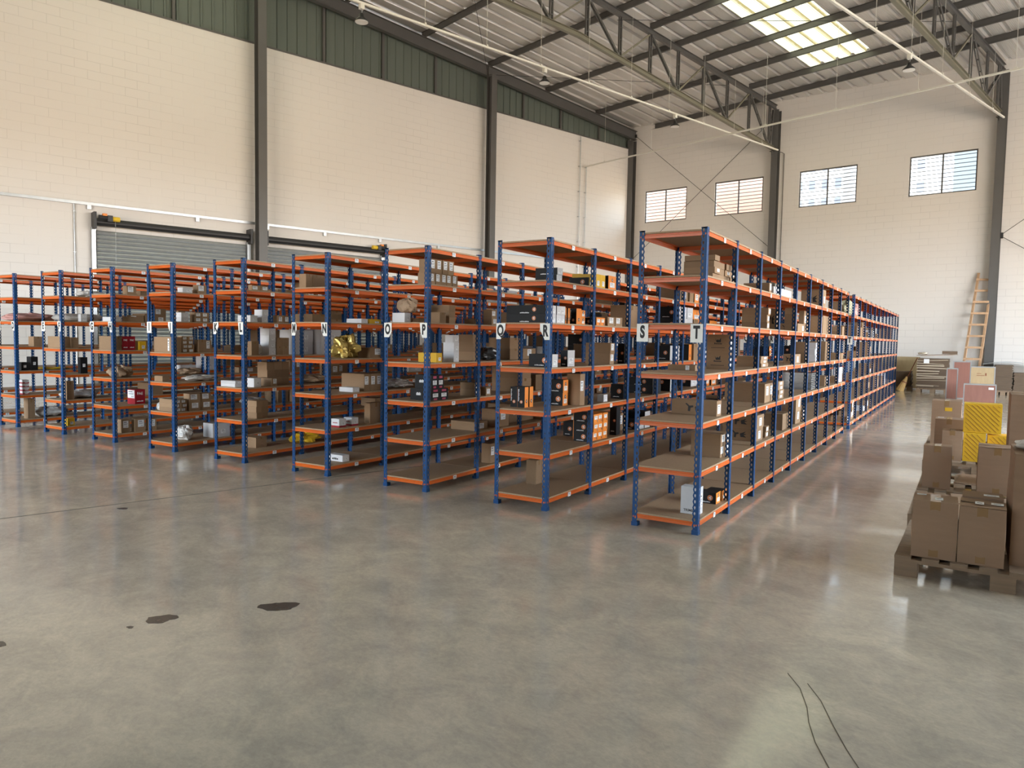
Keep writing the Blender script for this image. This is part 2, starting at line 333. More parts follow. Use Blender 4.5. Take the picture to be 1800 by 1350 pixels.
for v in (2.2, 4.6, 6.7, 11.0, 13.2, 15.4, 20, 22.2, 24.4): b.box(-.13, -.06, -v - .04, -v + .04, 10.38, zr(v) - .25)
struct(b.build('trim_1', MT['steel'], loc=K, rz=BR), 'dark steel rails and posts of the upper cladding')
# back wall with four window holes, own frame along DB
BB = -R(8)
def vback(x): return -x * DB.dot(DL)
b = MB()
xs = [-.3]; 
for w in WINS: xs += list(w)
xs.append(34)
T_ = .22
for i in range(len(xs) - 1):
    x0, x1 = xs[i], xs[i + 1]
    def topz(x): return zr(vback(x)) + .09
    def slab(z0, za, zb):
        b.add([(x0, 0, z0), (x1, 0, z0), (x1, T_, z0), (x0, T_, z0), (x0, 0, za), (x1, 0, zb), (x1, T_, zb), (x0, T_, za)],
              [(0, 3, 2, 1), (4, 5, 6, 7), (0, 1, 5, 4), (1, 2, 6, 5), (2, 3, 7, 6), (3, 0, 4, 7)])
    if i % 2 == 0: slab(0, topz(x0), topz(x1))
    else: slab(0, WZ0, WZ0); slab(WZ1, topz(x0), topz(x1))
struct(b.build('wall_back', MT['wall'], loc=K, rz=BB))
# right wall with three open truck doors
b = MB(); ys = [-4.5]
for d in DOORS: ys += list(d)
ys.append(VW)
for i in range(len(ys) - 1):
    b.box(UW, UW + .25, -ys[i + 1], -ys[i], 0 if i % 2 == 0 else DOOR_H, 14.6)
struct(b.build('wall_right', MT['wall'], loc=K, rz=BR))
b = MB(); us = [-.25]
for d in FILL_OPENINGS: us += list(d)
us.append(UW + .25)
for i in range(len(us) - 1): b.box(us[i], us[i + 1], -VW - .3, -VW, 0 if i % 2 == 0 else DOOR_H, 14.6)
struct(b.build('wall_front', MT['wall'], loc=K, rz=BR))
# roof sheeting: deep pans with raised ribs every 0.53 m, a translucent strip in bay two (the other strips are out of view, added for more daylight)
SKY = ((9.54, 10.86, 1.15, 9.3), (9.54, 10.86, 13.5, 21.5), (2.6, 3.9, 16.5, 24), (17.5, 18.8, 4.5, 12.5), (17.5, 18.8, 17, 25), (24.6, 25.9, 9, 20))
def sheet(bm, u0, v0, v1):
    P = .53; pr_ = [(0, 0), (.36, 0), (.395, .08), (.495, .08), (.53, 0)]
    for q in range(4):
        (a, za), (c, zc) = pr_[q], pr_[q + 1]
        bm.add([(u0 + a, -v0, zr(v0) + za), (u0 + c, -v0, zr(v0) + zc), (u0 + c, -v1, zr(v1) + zc), (u0 + a, -v1, zr(v1) + za)], [(0, 1, 2, 3)])
rb = MB(); sb = [MB() for _ in SKY]
n_ = int((UW + .6) / .53) + 1
for i in range(n_):
    u0 = -.5 + .53 * i + .0; cuts = [(k, s) for k, s in enumerate(SKY) if s[0] - .27 < u0 + .265 < s[1] + .2]
    v = -5.2
    for k, s in sorted(cuts, key=lambda c: c[1][2]):
        sheet(rb, u0, v, s[2]); sheet(sb[k], u0, s[2], s[3]); v = s[3]
    sheet(rb, u0, v, VW + .3)
struct(rb.build('ceiling', MT['roof'], loc=K, rz=BR), 'ribbed grey metal roof sheeting')
for k, s in enumerate(sb):
    if s.f: struct(s.build('window_%d' % (5 + k), MT['skylight'], loc=K, rz=BR), 'pale yellow translucent skylight strip in the roof')  # every strip after the first is unseen and added for light
# windows
for k, (x0, x1) in enumerate(WINS):
    w = bpy.data.objects.new('window_%d' % (k + 1), None); COL.objects.link(w); w.location = K + DB * x0 + Z * WZ0; w.rotation_euler = (0, 0, BB); struct(w, ['window in the back wall, leftmost, peach wall outside', 'window in the back wall, second from left', 'window in the back wall with towers outside', 'rightmost window in the back wall, sky outside'][k])
    L_, H_ = x1 - x0, WZ1 - WZ0
    b = MB(); e = .045
    for (a, c, d, f) in ((0, L_, 0, e), (0, L_, H_ - e, H_), (0, e, e, H_ - e), (L_ - e, L_, e, H_ - e), (L_ / 2 - .025, L_ / 2 + .025, e, H_ - e)): b.box(a, c, .03, .08, d, f)
    b.build('window_frame', MT['steel'], w)
    b = MB()
    for j in range(1, 10): b.box(e, L_ - e, .015, .03, H_ * j / 10 - .011, H_ * j / 10 + .011)
    b.build('burglar_bars', MT['steel'], w)
    b = MB(); b.box(e, L_ - e, .052, .058, e, H_ - e); b.build('window_pane', MT['glass'], w)
    b = MB(); b.box(-.05, L_ + .05, -.025, .0, -.05, -.0); b.build('window_sill', MT['wall'], w)
# joint in the floor and oil stains
b = MB(); p0 = Vector((-11.5, -19.5, 0)); 
b.bar((-8.4, -8.35, .0), (-5.2, 2.65, .0), .014, .004); struct(b.build('trim_2', MT['joint']), 'thin dark control joint in the floor')
def stain(name, cx, cy, rx, ry, rot, label, seed):
    rn = random.Random(seed); b = MB(); n = 22
    ph = [rn.uniform(0, 6.28) for _ in range(4)]
    vs = []
    for i in range(n):
        a = 2 * math.pi * i / n; k = 1 + .16 * math.sin(2 * a + ph[0]) + .1 * math.sin(3 * a + ph[1]) + .07 * math.sin(5 * a + ph[2]) + .05 * math.sin(9 * a + ph[3])
        x, y = rx * k * math.cos(a), ry * k * math.sin(a)
        vs.append((x * math.cos(rot) - y * math.sin(rot), x * math.sin(rot) + y * math.cos(rot), .0015))
    b.add(vs + [(v[0], v[1], 0) for v in vs], [tuple(range(n))] + [(i, (i + 1) % n, n + (i + 1) % n, n + i) for i in range(n)])
    tag(b.build(name, MT['oil'], loc=(cx, cy, 0)), label, 'stain', 'oil stains on the floor')
ROTR = math.atan2(.53, .85)
stain('oil_stain', -3.34, -2.98, .10, .075, ROTR, 'larger dark oil stain on the floor, the right one of the pair', 1)
stain('oil_stain', -3.72, -3.47, .078, .06, ROTR, 'smaller dark oil stain on the floor, left of the largest one', 2)
stain('oil_stain', -3.75, -3.63, .018, .016, 0, 'tiny dark drip beside the smaller oil stain', 3)
stain('oil_stain', -4.12, -4.16, .08, .06, ROTR, 'dark oil stain at the left edge of the picture', 4)
stain('oil_stain', -6.37, -2.15, .05, .03, ROTR, 'small oil spot beside the thin floor joint', 5)
for k, pts in enumerate((((-.66, -2.2), (-.58, -2.33), (-.52, -2.5), (-.49, -2.63), (-.44, -2.78), (-.36, -2.95)), ((-.56, -2.26), (-.48, -2.4), (-.40, -2.6), (-.33, -2.76), (-.26, -2.9)))):
    b = MB(); n = len(pts)
    for i in range(n - 1): b.bar((*pts[i], .0006), (*pts[i + 1], .0006), .0034, .001)
    struct(b.build('trim_%d' % (3 + k), MT['joint']), 'dark scratch mark curving across the floor')

# ---------------------------------------------------------------- steelwork (building frame)
def column(name, loc, rz, label, h, w=.20, d=.30):
    t = thing(name, label, 'column', loc, rz, 'steel columns of the hall')
    b = MB(); b.box(-w / 2, w / 2, 0, .014, 0, h); b.box(-w / 2, w / 2, d - .014, d, 0, h); b.box(-.006, .006, .014, d - .014, 0, h)
    b.build('column_shaft', MT['steel'], t)
    b = MB(); b.box(-w / 2 - .05, w / 2 + .05, -.05, d + .004, 0, .02)
    for sx in (-1, 1):
        b.tube([(sx * (w / 2 + .02), -.03, .02), (sx * (w / 2 + .02), -.03, .05)], .012, 6)
    b.build('base_plate', MT['steel'], t)
    return t
VB1, VB2 = vback(6.72), vback(14.35)
COLS = [(.06, 'steel column in the far corner between the left and back walls', .30), (6.72, 'steel column on the back wall between the second and third windows', .25), (14.35, 'steel column on the back wall beside the wooden ladder', .25), (22.0, 'steel column on the back wall right of the picture', .25)]
for x, lb, w in COLS:
    P_ = K + DB * x - NB * .31
    column('steel_column', P_, BB, lb, zr(vback(x) + .3) - (.42 if x > 1 else .66), w, .30)
for v, lb in ((8.8, 'steel column on the left wall right of the roller doors'), (17.72, 'steel column on the left wall between the two roller doors'), (26.6, 'steel column on the left wall outside the left of the picture')):
    column('steel_column', uv(.31, v), BR - R(90), lb, 10.72 + .083 * v, .26, .30)
# rafters on the left wall and on the right wall
def bl(u, v, z): return Vector((u, -v, z))       # building-local
def rafter(u, label):
    t = thing('steel_rafter', label, 'rafter', K, BR)
    b = MB(); b.ibeam(bl(u, .02, 10.94), bl(u, VW - .2, 10.94 + SLOPE * (VW - .2)), .18, .40, .016); b.build('rafter_beam', MT['steel'], t)
    for v in (8.8, 17.7, 26.6):
        b = MB(); b.box(u - .085, u + .085, -v - .01, -v + .01, zr(v) - .59, zr(v) - .24); b.build('stiffener_plate', MT['steel'], t)
rafter(.18, 'grey sloping steel rafter above the left wall cladding')
TV = [(-.38), 2.64, 5.65, 8.68, 11.7, 14.72, 17.75, 20.8, 23.8, 26.85, 29.9, 32.9]     # bottom nodes
TT = [1.13, 4.15, 7.17, 10.2, 13.2, 16.24, 19.28, 22.3, 25.3, 28.4, 31.4]               # top nodes
def truss(u, v0, label, m='olive'):
    t = thing('roof_truss', label, 'roof truss', K, BR, 'lattice trusses across the hall')
    zt = lambda v: 11.05 + SLOPE * v
    def zb(v):
        s = v - v0; return 9.33 + .117 * s if s < 11.3 else 9.33 + .117 * 11.3 + .02 * (s - 11.3)
    S, O = MT['steel'], MT[m]
    b = MB(); b.ibeam(bl(u, v0 - .1, zt(v0)), bl(u, VW - .2, zt(VW)), .12, .17, .012); b.build('top_chord', S, t)
    b = MB(); vb = v0 + 11.3
    b.ibeam(bl(u, v0 - .1, zb(v0)), bl(u, vb, zb(vb)), .12, .15, .012); b.ibeam(bl(u, vb, zb(vb)), bl(u, VW - .2, zb(VW)), .12, .15, .012); b.build('bottom_chord', O, t)
    def post(v):
        b = MB(); a, c = zb(v) + .07, zt(v) - .08
        for s in (-.05, .05):
            b.box(u - .03, u + .03, -v + s - .018, -v + s + .018, a, c)
        k = a + .15
        while k < c - .1: b.box(u - .02, u + .02, -v - .05, -v + .05, k, k + .025); k += .36
        b.build('web_post', S, t)
    def diag(va, za, vc, zc, double):
        b = MB(); A = bl(u, va, za); C = bl(u, vc, zc)
        if double:
            for s in (-.035, .035): b.bar(A + Vector((s, 0, 0)), C + Vector((s, 0, 0)), .025, .06)
            for q in (.2, .4, .6, .8):
                p = A.lerp(C, q); b.box(p.x - .035, p.x + .035, p.y - .015, p.y + .015, p.z - .02, p.z + .02)
        else: b.bar(A, C, .05, .05)
        b.build('web_diagonal', S if double else O, t)
    for v in TV:
        if v > v0 + .3: post(v)
    for v in TT: post(v)
    for i, v in enumerate(TV[:11]):
        diag(TT[i] - .05, zt(TT[i]) - .09, v + .08, zb(v) + .09, True)
    for i in range(1, 12):
        diag(TV[i] - .05, zb(TV[i]) + .09, TT[i - 1] + .06, zt(TT[i - 1]) - .09, False)
    diag(-.45, zb(-.38) + .09, v0 + .1, zt(v0) - .12, True)
    if v0 < -1.6:
        post(-1.55); diag(-1.62, zt(-1.55) - .09, v0 + .08, zb(v0) + .2, True)
    b = MB(); b.box(u - .008, u + .008, -v0 - .12, -v0 + .04, zb(v0) - .22, zb(v0) + .05); b.box(u - .1, u + .1, -v0 - .12, -v0 + .25, zb(v0) - .10, zb(v0) - .08); b.build('end_bracket', S, t)
truss(6.64, VB1 + .30, 'roof truss from the middle column of the back wall, left of the skylight')
truss(14.17, VB2 + .30, 'roof truss from the column beside the ladder, right of the skylight')
truss(21.75, -3.1, 'roof truss over the open floor, right of the picture')
# purlins run across the trusses
ords = ['first', 'second', 'third', 'fourth', 'fifth', 'sixth', 'seventh', 'eighth', 'ninth', 'tenth', 'eleventh', 'twelfth', 'thirteenth']
def purlin(v, u0, label):
    b = MB(); z = zr(v) - .115
    b.box(u0, UW + .2, -v - .004, -v + .004, z - .10, z + .10); b.box(u0, UW + .2, -v - .035, -v + .035, z + .092, z + .10); b.box(u0, UW + .2, -v - .035, -v + .035, z - .10, z - .092)
    if u0 > 1: b.box(u0 - .01, u0 + .06, -v - .07, -v + .07, z - .115, z - .1)
    o = b.build('roof_purlin', MT['steel'], loc=K, rz=BR); tag(o, label, 'purlin', 'purlins under the roof sheeting')
for i, v in enumerate([-.18, 2.62, 5.65, 8.68, 11.7, 14.72, 17.75, 20.8, 23.8, 26.85, 29.9, 32.9]):
    purlin(v, .05, 'full length grey roof purlin, %s one from the back wall' % ords[i])
for i, v in enumerate([1.13, 4.15, 7.17, 10.2, 13.2, 16.24, 19.28, 22.3, 25.3, 28.4]):
    purlin(v, 6.60, 'short grey purlin starting at the left truss, %s one from the back wall' % ords[i])
# roof bracing rods
for k, (a, c, lb) in enumerate(((bl(.2, 8.8, 11.55), bl(6.6, 14.9, 12.1), 'thin bracing rod under the roof, left bay, rising left'), (bl(.2, 8.8, 11.55), bl(6.6, 2.6, 11.05), 'thin bracing rod under the roof, left bay, nearer the corner'), (bl(6.6, 8.8, 11.6), bl(14.1, 2.6, 11.05), 'thin bracing rod under the roof right of the middle truss'))):
    b = MB(); b.tube([a, c], .008, 6); tag(b.build('bracing_rod', MT['dark'], loc=K, rz=BR), lb, 'rod', 'bracing rods of the roof')
# wall bracing rods in the back wall plane (frame BB: x along the wall, y outward)
for (x0, z0, x1, z1, lb) in ((.25, 10.9, 6.6, 5.45, 'wall bracing rod crossing the back wall, falling to the right'), (6.6, 10.62, .25, 5.36, 'wall bracing rod crossing the back wall, rising to the right'),
                             (14.5, 5.35, 21.8, 10.9, 'bracing rod right of the ladder column, rising'), (14.5, 5.30, 21.8, .3, 'bracing rod right of the ladder column, falling')):
    b = MB(); yy = -.16 if z1 < z0 and x0 < 1 or z1 > z0 and x0 > 10 else -.12; b.tube([(x0, yy, z0), (x1, yy, z1)], .010, 6); b.box(x0 - .03, x0 + .05, yy - .02, yy + .02, z0 - .07, z0 + .07)
    tag(b.build('bracing_rod', MT['dark'], loc=K, rz=BB), lb, 'rod')
# horizontal lighting conduits with pendant lamps
def conduit(name, a, c, label, hang, zoff=.0, m='white_metal'):
    t = thing(name, label, 'conduit', K, BR, 'white lighting conduits under the roof')
    b = MB(); A, C = Vector(a), Vector(c); d = (C - A).normalized(); b.bar(A, C, .05, .05); b.build('tray', MT[m], t)
    L_ = (C - A).length
    q = 1.2; 
    while q < L_ - .3:
        p = A + d * q; v = -p.y; b = MB(); b.tube([p + Vector((0, 0, .02)), (p.x, p.y, zr(v) - .01)], .005, 5); b.box(p.x - .035, p.x + .035, p.y - .02, p.y + .02, p.z - .01, p.z + .06); b.build('hanger_wire', MT[m], t); q += hang
conduit('lighting_conduit', (6.95, .55, 9.20), (6.95, -33, 9.20), 'white lighting conduit running beside the middle truss', 1.95)
conduit('lighting_conduit', (14.30, 1.85, 9.18), (14.30, -33, 9.18), 'white lighting conduit running beside the truss over the ladder', 2.2)
conduit('lighting_conduit', (.06, -3.30, 9.03), (UW - .1, -3.30, 9.03), 'white lighting conduit crossing the hall in front of the windows', 2.45)
def lamp(u, v, zc, label, first=[None]):
    def tree():
        t = thing('pendant_lamp', label, 'lamp', K, BR, 'high bay pendant lamps')
        b = MB(); b.box(-.05, .05, -.05, .05, -.14, -.025); b.build('gear_box', MT['white_metal'], t)
        b = MB(); b.tube([(0, 0, -.14), (.02, 0, -.18), (0, 0, -.24)], .008, 6); b.build('hook', MT['galv'], t)
        b = MB(); prof = [(.03, -.23), (.055, -.25), (.06, -.31), (.10, -.345), (.155, -.40), (.158, -.425)]; n = 18; vs = []
        for r_, z_ in prof: vs += [(r_ * math.cos(2 * math.pi * i / n), r_ * math.sin(2 * math.pi * i / n), z_) for i in range(n)]
        b.add(vs, [(k * n + i, k * n + (i + 1) % n, (k + 1) * n + (i + 1) % n, (k + 1) * n + i) for k in range(5) for i in range(n)] + [tuple(range(n))])
        b.build('lamp_housing', MT['dark'], t, smooth=True)
        b = MB(); b.tube([(0, 0, -.419), (0, 0, -.43)], .150, 18); b.build('diffuser', MT['lens'], t)
        return t
    if first[0] is None: first[0] = tree(); t = first[0]
    else:
        s = first[0]; t = s.copy(); COL.objects.link(t)
        for ch in s.children:
            c = ch.copy(); COL.objects.link(c); c.parent = t
        t['label'] = label
    t.location = uv(u, v, zc)
lamp(6.95, 18.0, 9.20, 'pendant lamp nearest the top left of the picture')
lamp(6.95, 12.2, 9.20, 'pendant lamp left of the middle truss, second from the back wall')
lamp(6.95, 6.15, 9.20, 'pendant lamp left of the middle truss, closest to the back wall')
lamp(14.30, 6.05, 9.18, 'pendant lamp at the right, beside the truss over the ladder')
# surface tray along the left wall with boxes and drops
t = thing('cable_trunking', 'galvanised cable trunking running along the left wall above the roller doors', 'trunking', K, BR)
b = MB(); b.box(.005, .075, -VW + 1, -.35, 4.93, 5.0); b.build('trunking', MT['galv'], t)
for v in (22.23, 19.45, 17.36, 15.43, 13.36, 10.9, 25.0):
    b = MB(); b.box(.01, .07, -v - .05, -v + .05, 4.82, 4.93); b.build('junction_box', MT['galv'], t)
for v, za, zb_, lb in ((22.58, 0.05, 4.93, 'thin grey conduit pipe down the left wall beside the first roller door'), (3.55, .05, 10.28, 'grey conduit pipe on the left wall near the far corner, left of two'), (3.17, .05, 9.08, 'grey conduit pipe on the left wall near the far corner, right of two')):
    b = MB(); px_ = .03 if v > 20 else .095; b.tube([(px_, -v, za), (px_, -v, zb_ - .005)], .018, 8); k = za + .4
    while k < zb_: b.box(.001, px_ + .02, -v - .03, -v + .03, k, k + .02); k += 1.07
    tag(b.build('conduit_pipe', MT['galv'], loc=K, rz=BR), lb, 'pipe')
b = MB(); b.tube([(7.02, -.03, .05), (7.02, -.03, 9.15), (6.95, -.08, 9.2), (6.86, -.2, 9.22)], .014, 8)
tag(b.build('conduit_pipe', MT['steel'], loc=K, rz=BB), 'thin conduit pipe down the back wall right of the middle column', 'pipe')
# roller doors on the left wall
def roller_door(name, va, vb, lab, motor_v, chain):
    t = bpy.data.objects.new(name, None); COL.objects.link(t); t.location = K; t.rotation_euler = (0, 0, BR); struct(t, lab)
    v0, v1 = min(va, vb), max(va, vb)
    b = MB(); z = 0
    while z < 4.28:       # curved interlocking laths
        x = [.045, .082, .092, .080, .045]; zz = [0, .022, .05, .082, .11]
        for i in range(4): b.add([(x[i], -v1 + .08, z + zz[i]), (x[i], -v0 - .08, z + zz[i]), (x[i + 1], -v0 - .08, z + zz[i + 1]), (x[i + 1], -v1 + .08, z + zz[i + 1])], [(0, 1, 2, 3)])
        z += .11
    b.build('slat_curtain', MT['galv'], t)
    for v in (v0, v1):
        b = MB(); b.box(.005, .13, -v - .05, -v + .05, 0, 4.36); b.build('guide_rail', MT['galv'], t)
        b = MB(); b.box(.0, .36, -v - .03, -v + .03, 4.3, 4.74); b.build('end_plate', MT['dark'], t)
    b = MB(); b.tube([(.19, -v0 - .03, 4.50), (.19, -v1 + .03, 4.50)], .10, 16); b.build('roller_drum', MT['dark'], t, smooth=False)
    s = 1 if motor_v < (v0 + v1) / 2 else -1
    b = MB(); b.tube([(.40, -motor_v - s * .02, 4.60), (.40, -motor_v - s * .28, 4.60)], .06, 10); b.box(.32, .48, -motor_v - s * .28 - .06, -motor_v - s * .28 + .06, 4.5, 4.66); mo = b.build('door_motor', MT['dark'], t)
    b = MB(); b.tube([(.40, -motor_v - s * .34, 4.58), (.40, -motor_v - s * .52, 4.58)], .065, 12); b.build('motor_cap', MT['yellow'], mo)
    b = MB(); b.box(.34, .46, -motor_v - s * .16 - .05, -motor_v - s * .16 + .05, 4.64, 4.70); b.build('motor_cable_box', MT['obox'], mo)
    if chain:
        b = MB(); k = 1.4
        while k < 4.5: b.tube([(.38, -motor_v - s * .42, k), (.38, -motor_v - s * .42, k + .045)], .008 if int(k * 20) % 2 else .005, 5); k += .05
        b.build('pull_chain', MT['galv'], t)
roller_door('door_1', 17.97, 22.15, 'steel roller door on the left wall, left one of two', 22.1, True)
roller_door('door_2', 13.30, 17.48, 'steel roller door on the left wall, right one of two', 13.34, False)
# buildings outside the back windows
def outside(name, label, x0, x1, y0, y1, h, m, bands=None):
    t = thing(name, label, 'building', K, BB, 'buildings outside the windows')
    b = MB(); b.box(x0, x1, y0, y1, -1, h); b.build('facade', MT[m], t)
    if bands:
        b = MB(); z = 9.0
        while z < h - 1:
            x = x0 + .6
            while x < x1 - .8: b.box(x, x + .7, y0 - .05, y0, z, z + 1.1); x += 1.5
            z += 2.2
        b.build('windows', MT['towerwin'], t)
outside('neighbour_building', 'peach rendered wall outside the two left windows', -12, 4.2, 7.5, 9, 13.6, 'facade')
outside('tower_block', 'pale tower block seen through the third window, left one', -14.5, -8.5, 62, 72, 34, 'tower', True)
outside('tower_block', 'pale tower block seen through the third window, right one', -3.5, 1.8, 58, 68, 30, 'tower', True)
outside('tower_block', 'pale tower block at the left of the fourth window', 9.5, 12.2, 60, 70, 26, 'tower', True)
# ---------------------------------------------------------------- shelving
D_, B_, GAP = .5775, .9192, .7609
RX = [-1.803, -3.220, -4.623, -6.028, -7.450, -8.866, -10.281, -11.667, -13.099, -14.52]
NAMES = ['S T', 'Q R', 'O P', 'M N', 'K L', 'I J', 'G H', 'E F', 'C D', 'A B']
ZB = [.12, .525, .922, 1.32, 1.732, 2.12, 2.485]
HR = 2.5
def flange(b, o, d, n, w, sh=0, flip=False):
    """perforated flange: o corner, d direction across the flange, n its thickness direction; teardrop slots at 50 mm, scalloped free edge"""
    o, d, n = Vector(o), Vector(d), Vector(n); P = .05; N = int(HR / P); t = .0025
    for off in (0, t):
        for i in range(N):
            z = i * P
            def p(x, y): q = o + d * x + n * off; return (q.x, q.y, z + y * P)
            c = w * .56; hw = .0075
            V = [p(0, 0), p(w - .008, 0), p(w, .5), p(w - .008, 1), p(0, 1),
                 p(c - hw * .4, .22), p(c + hw * .4, .22), p(c + hw, .52), p(c + hw * .7, .74), p(c - hw * .7, .74), p(c - hw, .52)]
            F = [(0, 1, 6, 5), (1, 2, 7, 6), (2, 3, 8, 7), (3, 4, 9, 8), (4, 10, 9), (4, 0, 5, 10)]
            b.add(V, F)
    q0 = o; b_ = o + n * t
    for x in (0,):
        a, c = o + d * x, o + n * t + d * x
        b.add([(a.x, a.y, 0), (c.x, c.y, 0), (c.x, c.y, HR), (a.x, a.y, HR)], [(0, 1, 2, 3)])
FW = .045
def post_mesh(kind):
    b = MB()
    if kind.startswith('end'):      # angle post: sx, sy give the outward corner
        sx = 1 if 'r' in kind[3:] else -1; sy = -1 if 'f' in kind[3:] else 1
        r = .006
        flange(b, (-sx * r, 0, 0), (-sx, 0, 0), (0, -sy, 0), FW)
        flange(b, (0, -sy * r, 0), (0, -sy, 0), (-sx, 0, 0), FW)
        # rounded corner
        b.add([(-sx * r, 0, 0), (-sx * r * .3, -sy * r * .3, 0), (0, -sy * r, 0), (-sx * r, 0, HR), (-sx * r * .3, -sy * r * .3, HR), (0, -sy * r, HR)], [(0, 1, 4, 3), (1, 2, 5, 4)])
        b.box(*sorted((-sx * .052, sx * .003)), *sorted((sy * .003, -sy * .052)), 0, .035)
        b.box(*sorted((-sx * .0505, 0)), *sorted((0, -sy * .003)), HR - .012, HR)
    else:
        sx = 1 if 'r' in kind[3:] else -1
        flange(b, (0, 0, 0), (0, 1, 0), (-sx, 0, 0), .032); flange(b, (0, 0, 0), (0, -1, 0), (-sx, 0, 0), .032)
        flange(b, (-sx * .003, -.00125, 0), (-sx, 0, 0), (0, 1, 0), .05)
        b.box(*sorted((-sx * .055, sx * .002)), -.022, .022, 0, .03)
        b.box(*sorted((-sx * .05, 0)), -.015, .015, HR - .012, HR)
    return b.mesh('upright', MT['blue'])
PM = {k: post_mesh(k) for k in ('endrf', 'endlf', 'endrb', 'endlb', 'midr', 'midl')}
def beam_prof(s, c=0):           # outward = +s ; returns profile (out, z) relative to outer plane and beam top
    return [(c + s * 0, -.037), (c + s * 0, -.016), (c - s * .004, -.012), (c - s * .004, -.004), (c - s * .008, 0), (c - s * .032, 0), (c - s * .032, -.003), (c - s * .012, -.003), (c - s * .007, -.014), (c - s * .003, -.037)]
b = MB(); b.prism(beam_prof(1), 'y', .004, B_ - .004)
for y in (.012, B_ - .012): b.box(-.001, .0045, y - .004, y + .004, -.032, -.018)
BM_R = b.mesh('front_beam', MT['orange'])
b = MB(); b.prism(beam_prof(-1), 'y', .004, B_ - .004)
BM_L = b.mesh('back_beam', MT['orange'])
def xprof(s): return beam_prof(s)
b = MB(); b.prism([(p[0], p[1]) for p in beam_prof(-1)], 'x', .006, D_ - .006)
for x in (.014, D_ - .014): b.box(x - .004, x + .004, -.0045, .001, -.032, -.018)
BM_E = b.mesh('end_beam', MT['orange'])
b = MB(); b.prism([(-.015, -.04), (.015, -.04), (.015, -.037), (.003, -.037), (.003, 0), (-.003, 0), (-.003, -.037), (-.015, -.037)], 'x', .03, D_ - .03)
BM_X = b.mesh('cross_beam', MT['orange'])
b = MB(); b.box(.005, D_ - .005, .004, B_ - .004, -.014, 0); BD = b.mesh('shelf_board', MT['chip'])
b = MB(); b.box(.0005, .0045, -.028, .028, -.043, -.003, 0); b.box(.0045, .0048, -.018, .014, -.018, -.012, 1); b.box(.0045, .0048, -.02, .019, -.030, -.027, 1)
TG = b.mesh('shelf_label', [MT['paper'], MT['ink']])
def rack(i, y0, nb, label, full=True):
    T = RX[i]; t = thing('shelving_rack', label, 'shelving rack', (T - D_, y0, 0), 0, 'blue and orange shelving racks')
    for k in range(nb + 1):
        kr, kl = ('endrf', 'endlf') if k == 0 else ('endrb', 'endlb') if k == nb else ('midr', 'midl')
        link('upright', PM[kr], t, (D_, k * B_, 0)); link('upright', PM[kl], t, (0, k * B_, 0))
    for z in ZB:
        for k in range(nb):
            link('shelf_board', BD, t, (0, k * B_, z))
            o = link('front_beam', BM_R, t, (D_ - .003, k * B_, z - .0142))
            if full or k < 2:
                g = link('shelf_label', TG, o, (.0, B_ * (.5 + random.uniform(-.04, .04)), 0))
            link('back_beam', BM_L, t, (.003, k * B_, z - .0142))
            if k: link('cross_beam', BM_X, t, (0, k * B_, z - .0145))
        link('end_beam', BM_E, t, (0, .003, z - .0142))
        o = link('end_beam', BM_E, t, (D_, nb * B_ - .003, z - .0142)); o.rotation_euler = (0, 0, math.pi)
    return t
def rack_far(i, y0, nb, label):
    """far rack halves, a few pixels per bay: one shelf part per level"""
    T = RX[i]; t = thing('shelving_rack', label, 'shelving rack', (T - D_, y0, 0), 0, 'blue and orange shelving racks')
    for k in range(nb + 1):
        kr, kl = ('endrf', 'endlf') if k == 0 else ('endrb', 'endlb') if k == nb else ('midr', 'midl')
        link('upright', PM[kr], t, (D_, k * B_, 0)); link('upright', PM[kl], t, (0, k * B_, 0))
    for z in ZB: link('shelf', FAR, t, (0, 0, z))
    return t
b = MB(); L_ = 11 * B_
b.box(.005, D_ - .005, .004, L_ - .004, -.014, 0, 1)
b.prism([(D_ - .003 + p[0], p[1] - .0142) for p in beam_prof(1)], 'y', .004, L_ - .004); b.prism([(.003 + p[0], p[1] - .0142) for p in beam_prof(-1)], 'y', .004, L_ - .004)
b.prism([(.003 + p[0], p[1] - .0142) for p in beam_prof(-1)], 'x', .006, D_ - .006)
for k in range(1, 11): b.box(.03, D_ - .03, k * B_ - .012, k * B_ + .012, -.054, -.0145)
FAR = b.mesh('shelf', [MT['orange'], MT['chip']])
WHERE = ['nearest the camera', 'second from the right', 'third from the right', 'fourth from the right', 'fifth from the right', 'sixth from the right', 'seventh from the right', 'eighth from the right', 'ninth from the right', 'last one towards the left wall']
Y2 = 9 * B_ + GAP
for i in range(10):
    rack(i, 0, 9, 'front blue and orange rack of row %s, %s' % (NAMES[i], WHERE[i]))
    if i == 0: rack(i, Y2, 11, 'rear blue and orange rack of row S T, beyond the cross aisle')
    else: rack_far(i, Y2, 11, 'rear blue and orange rack of row %s, beyond the cross aisle' % NAMES[i])
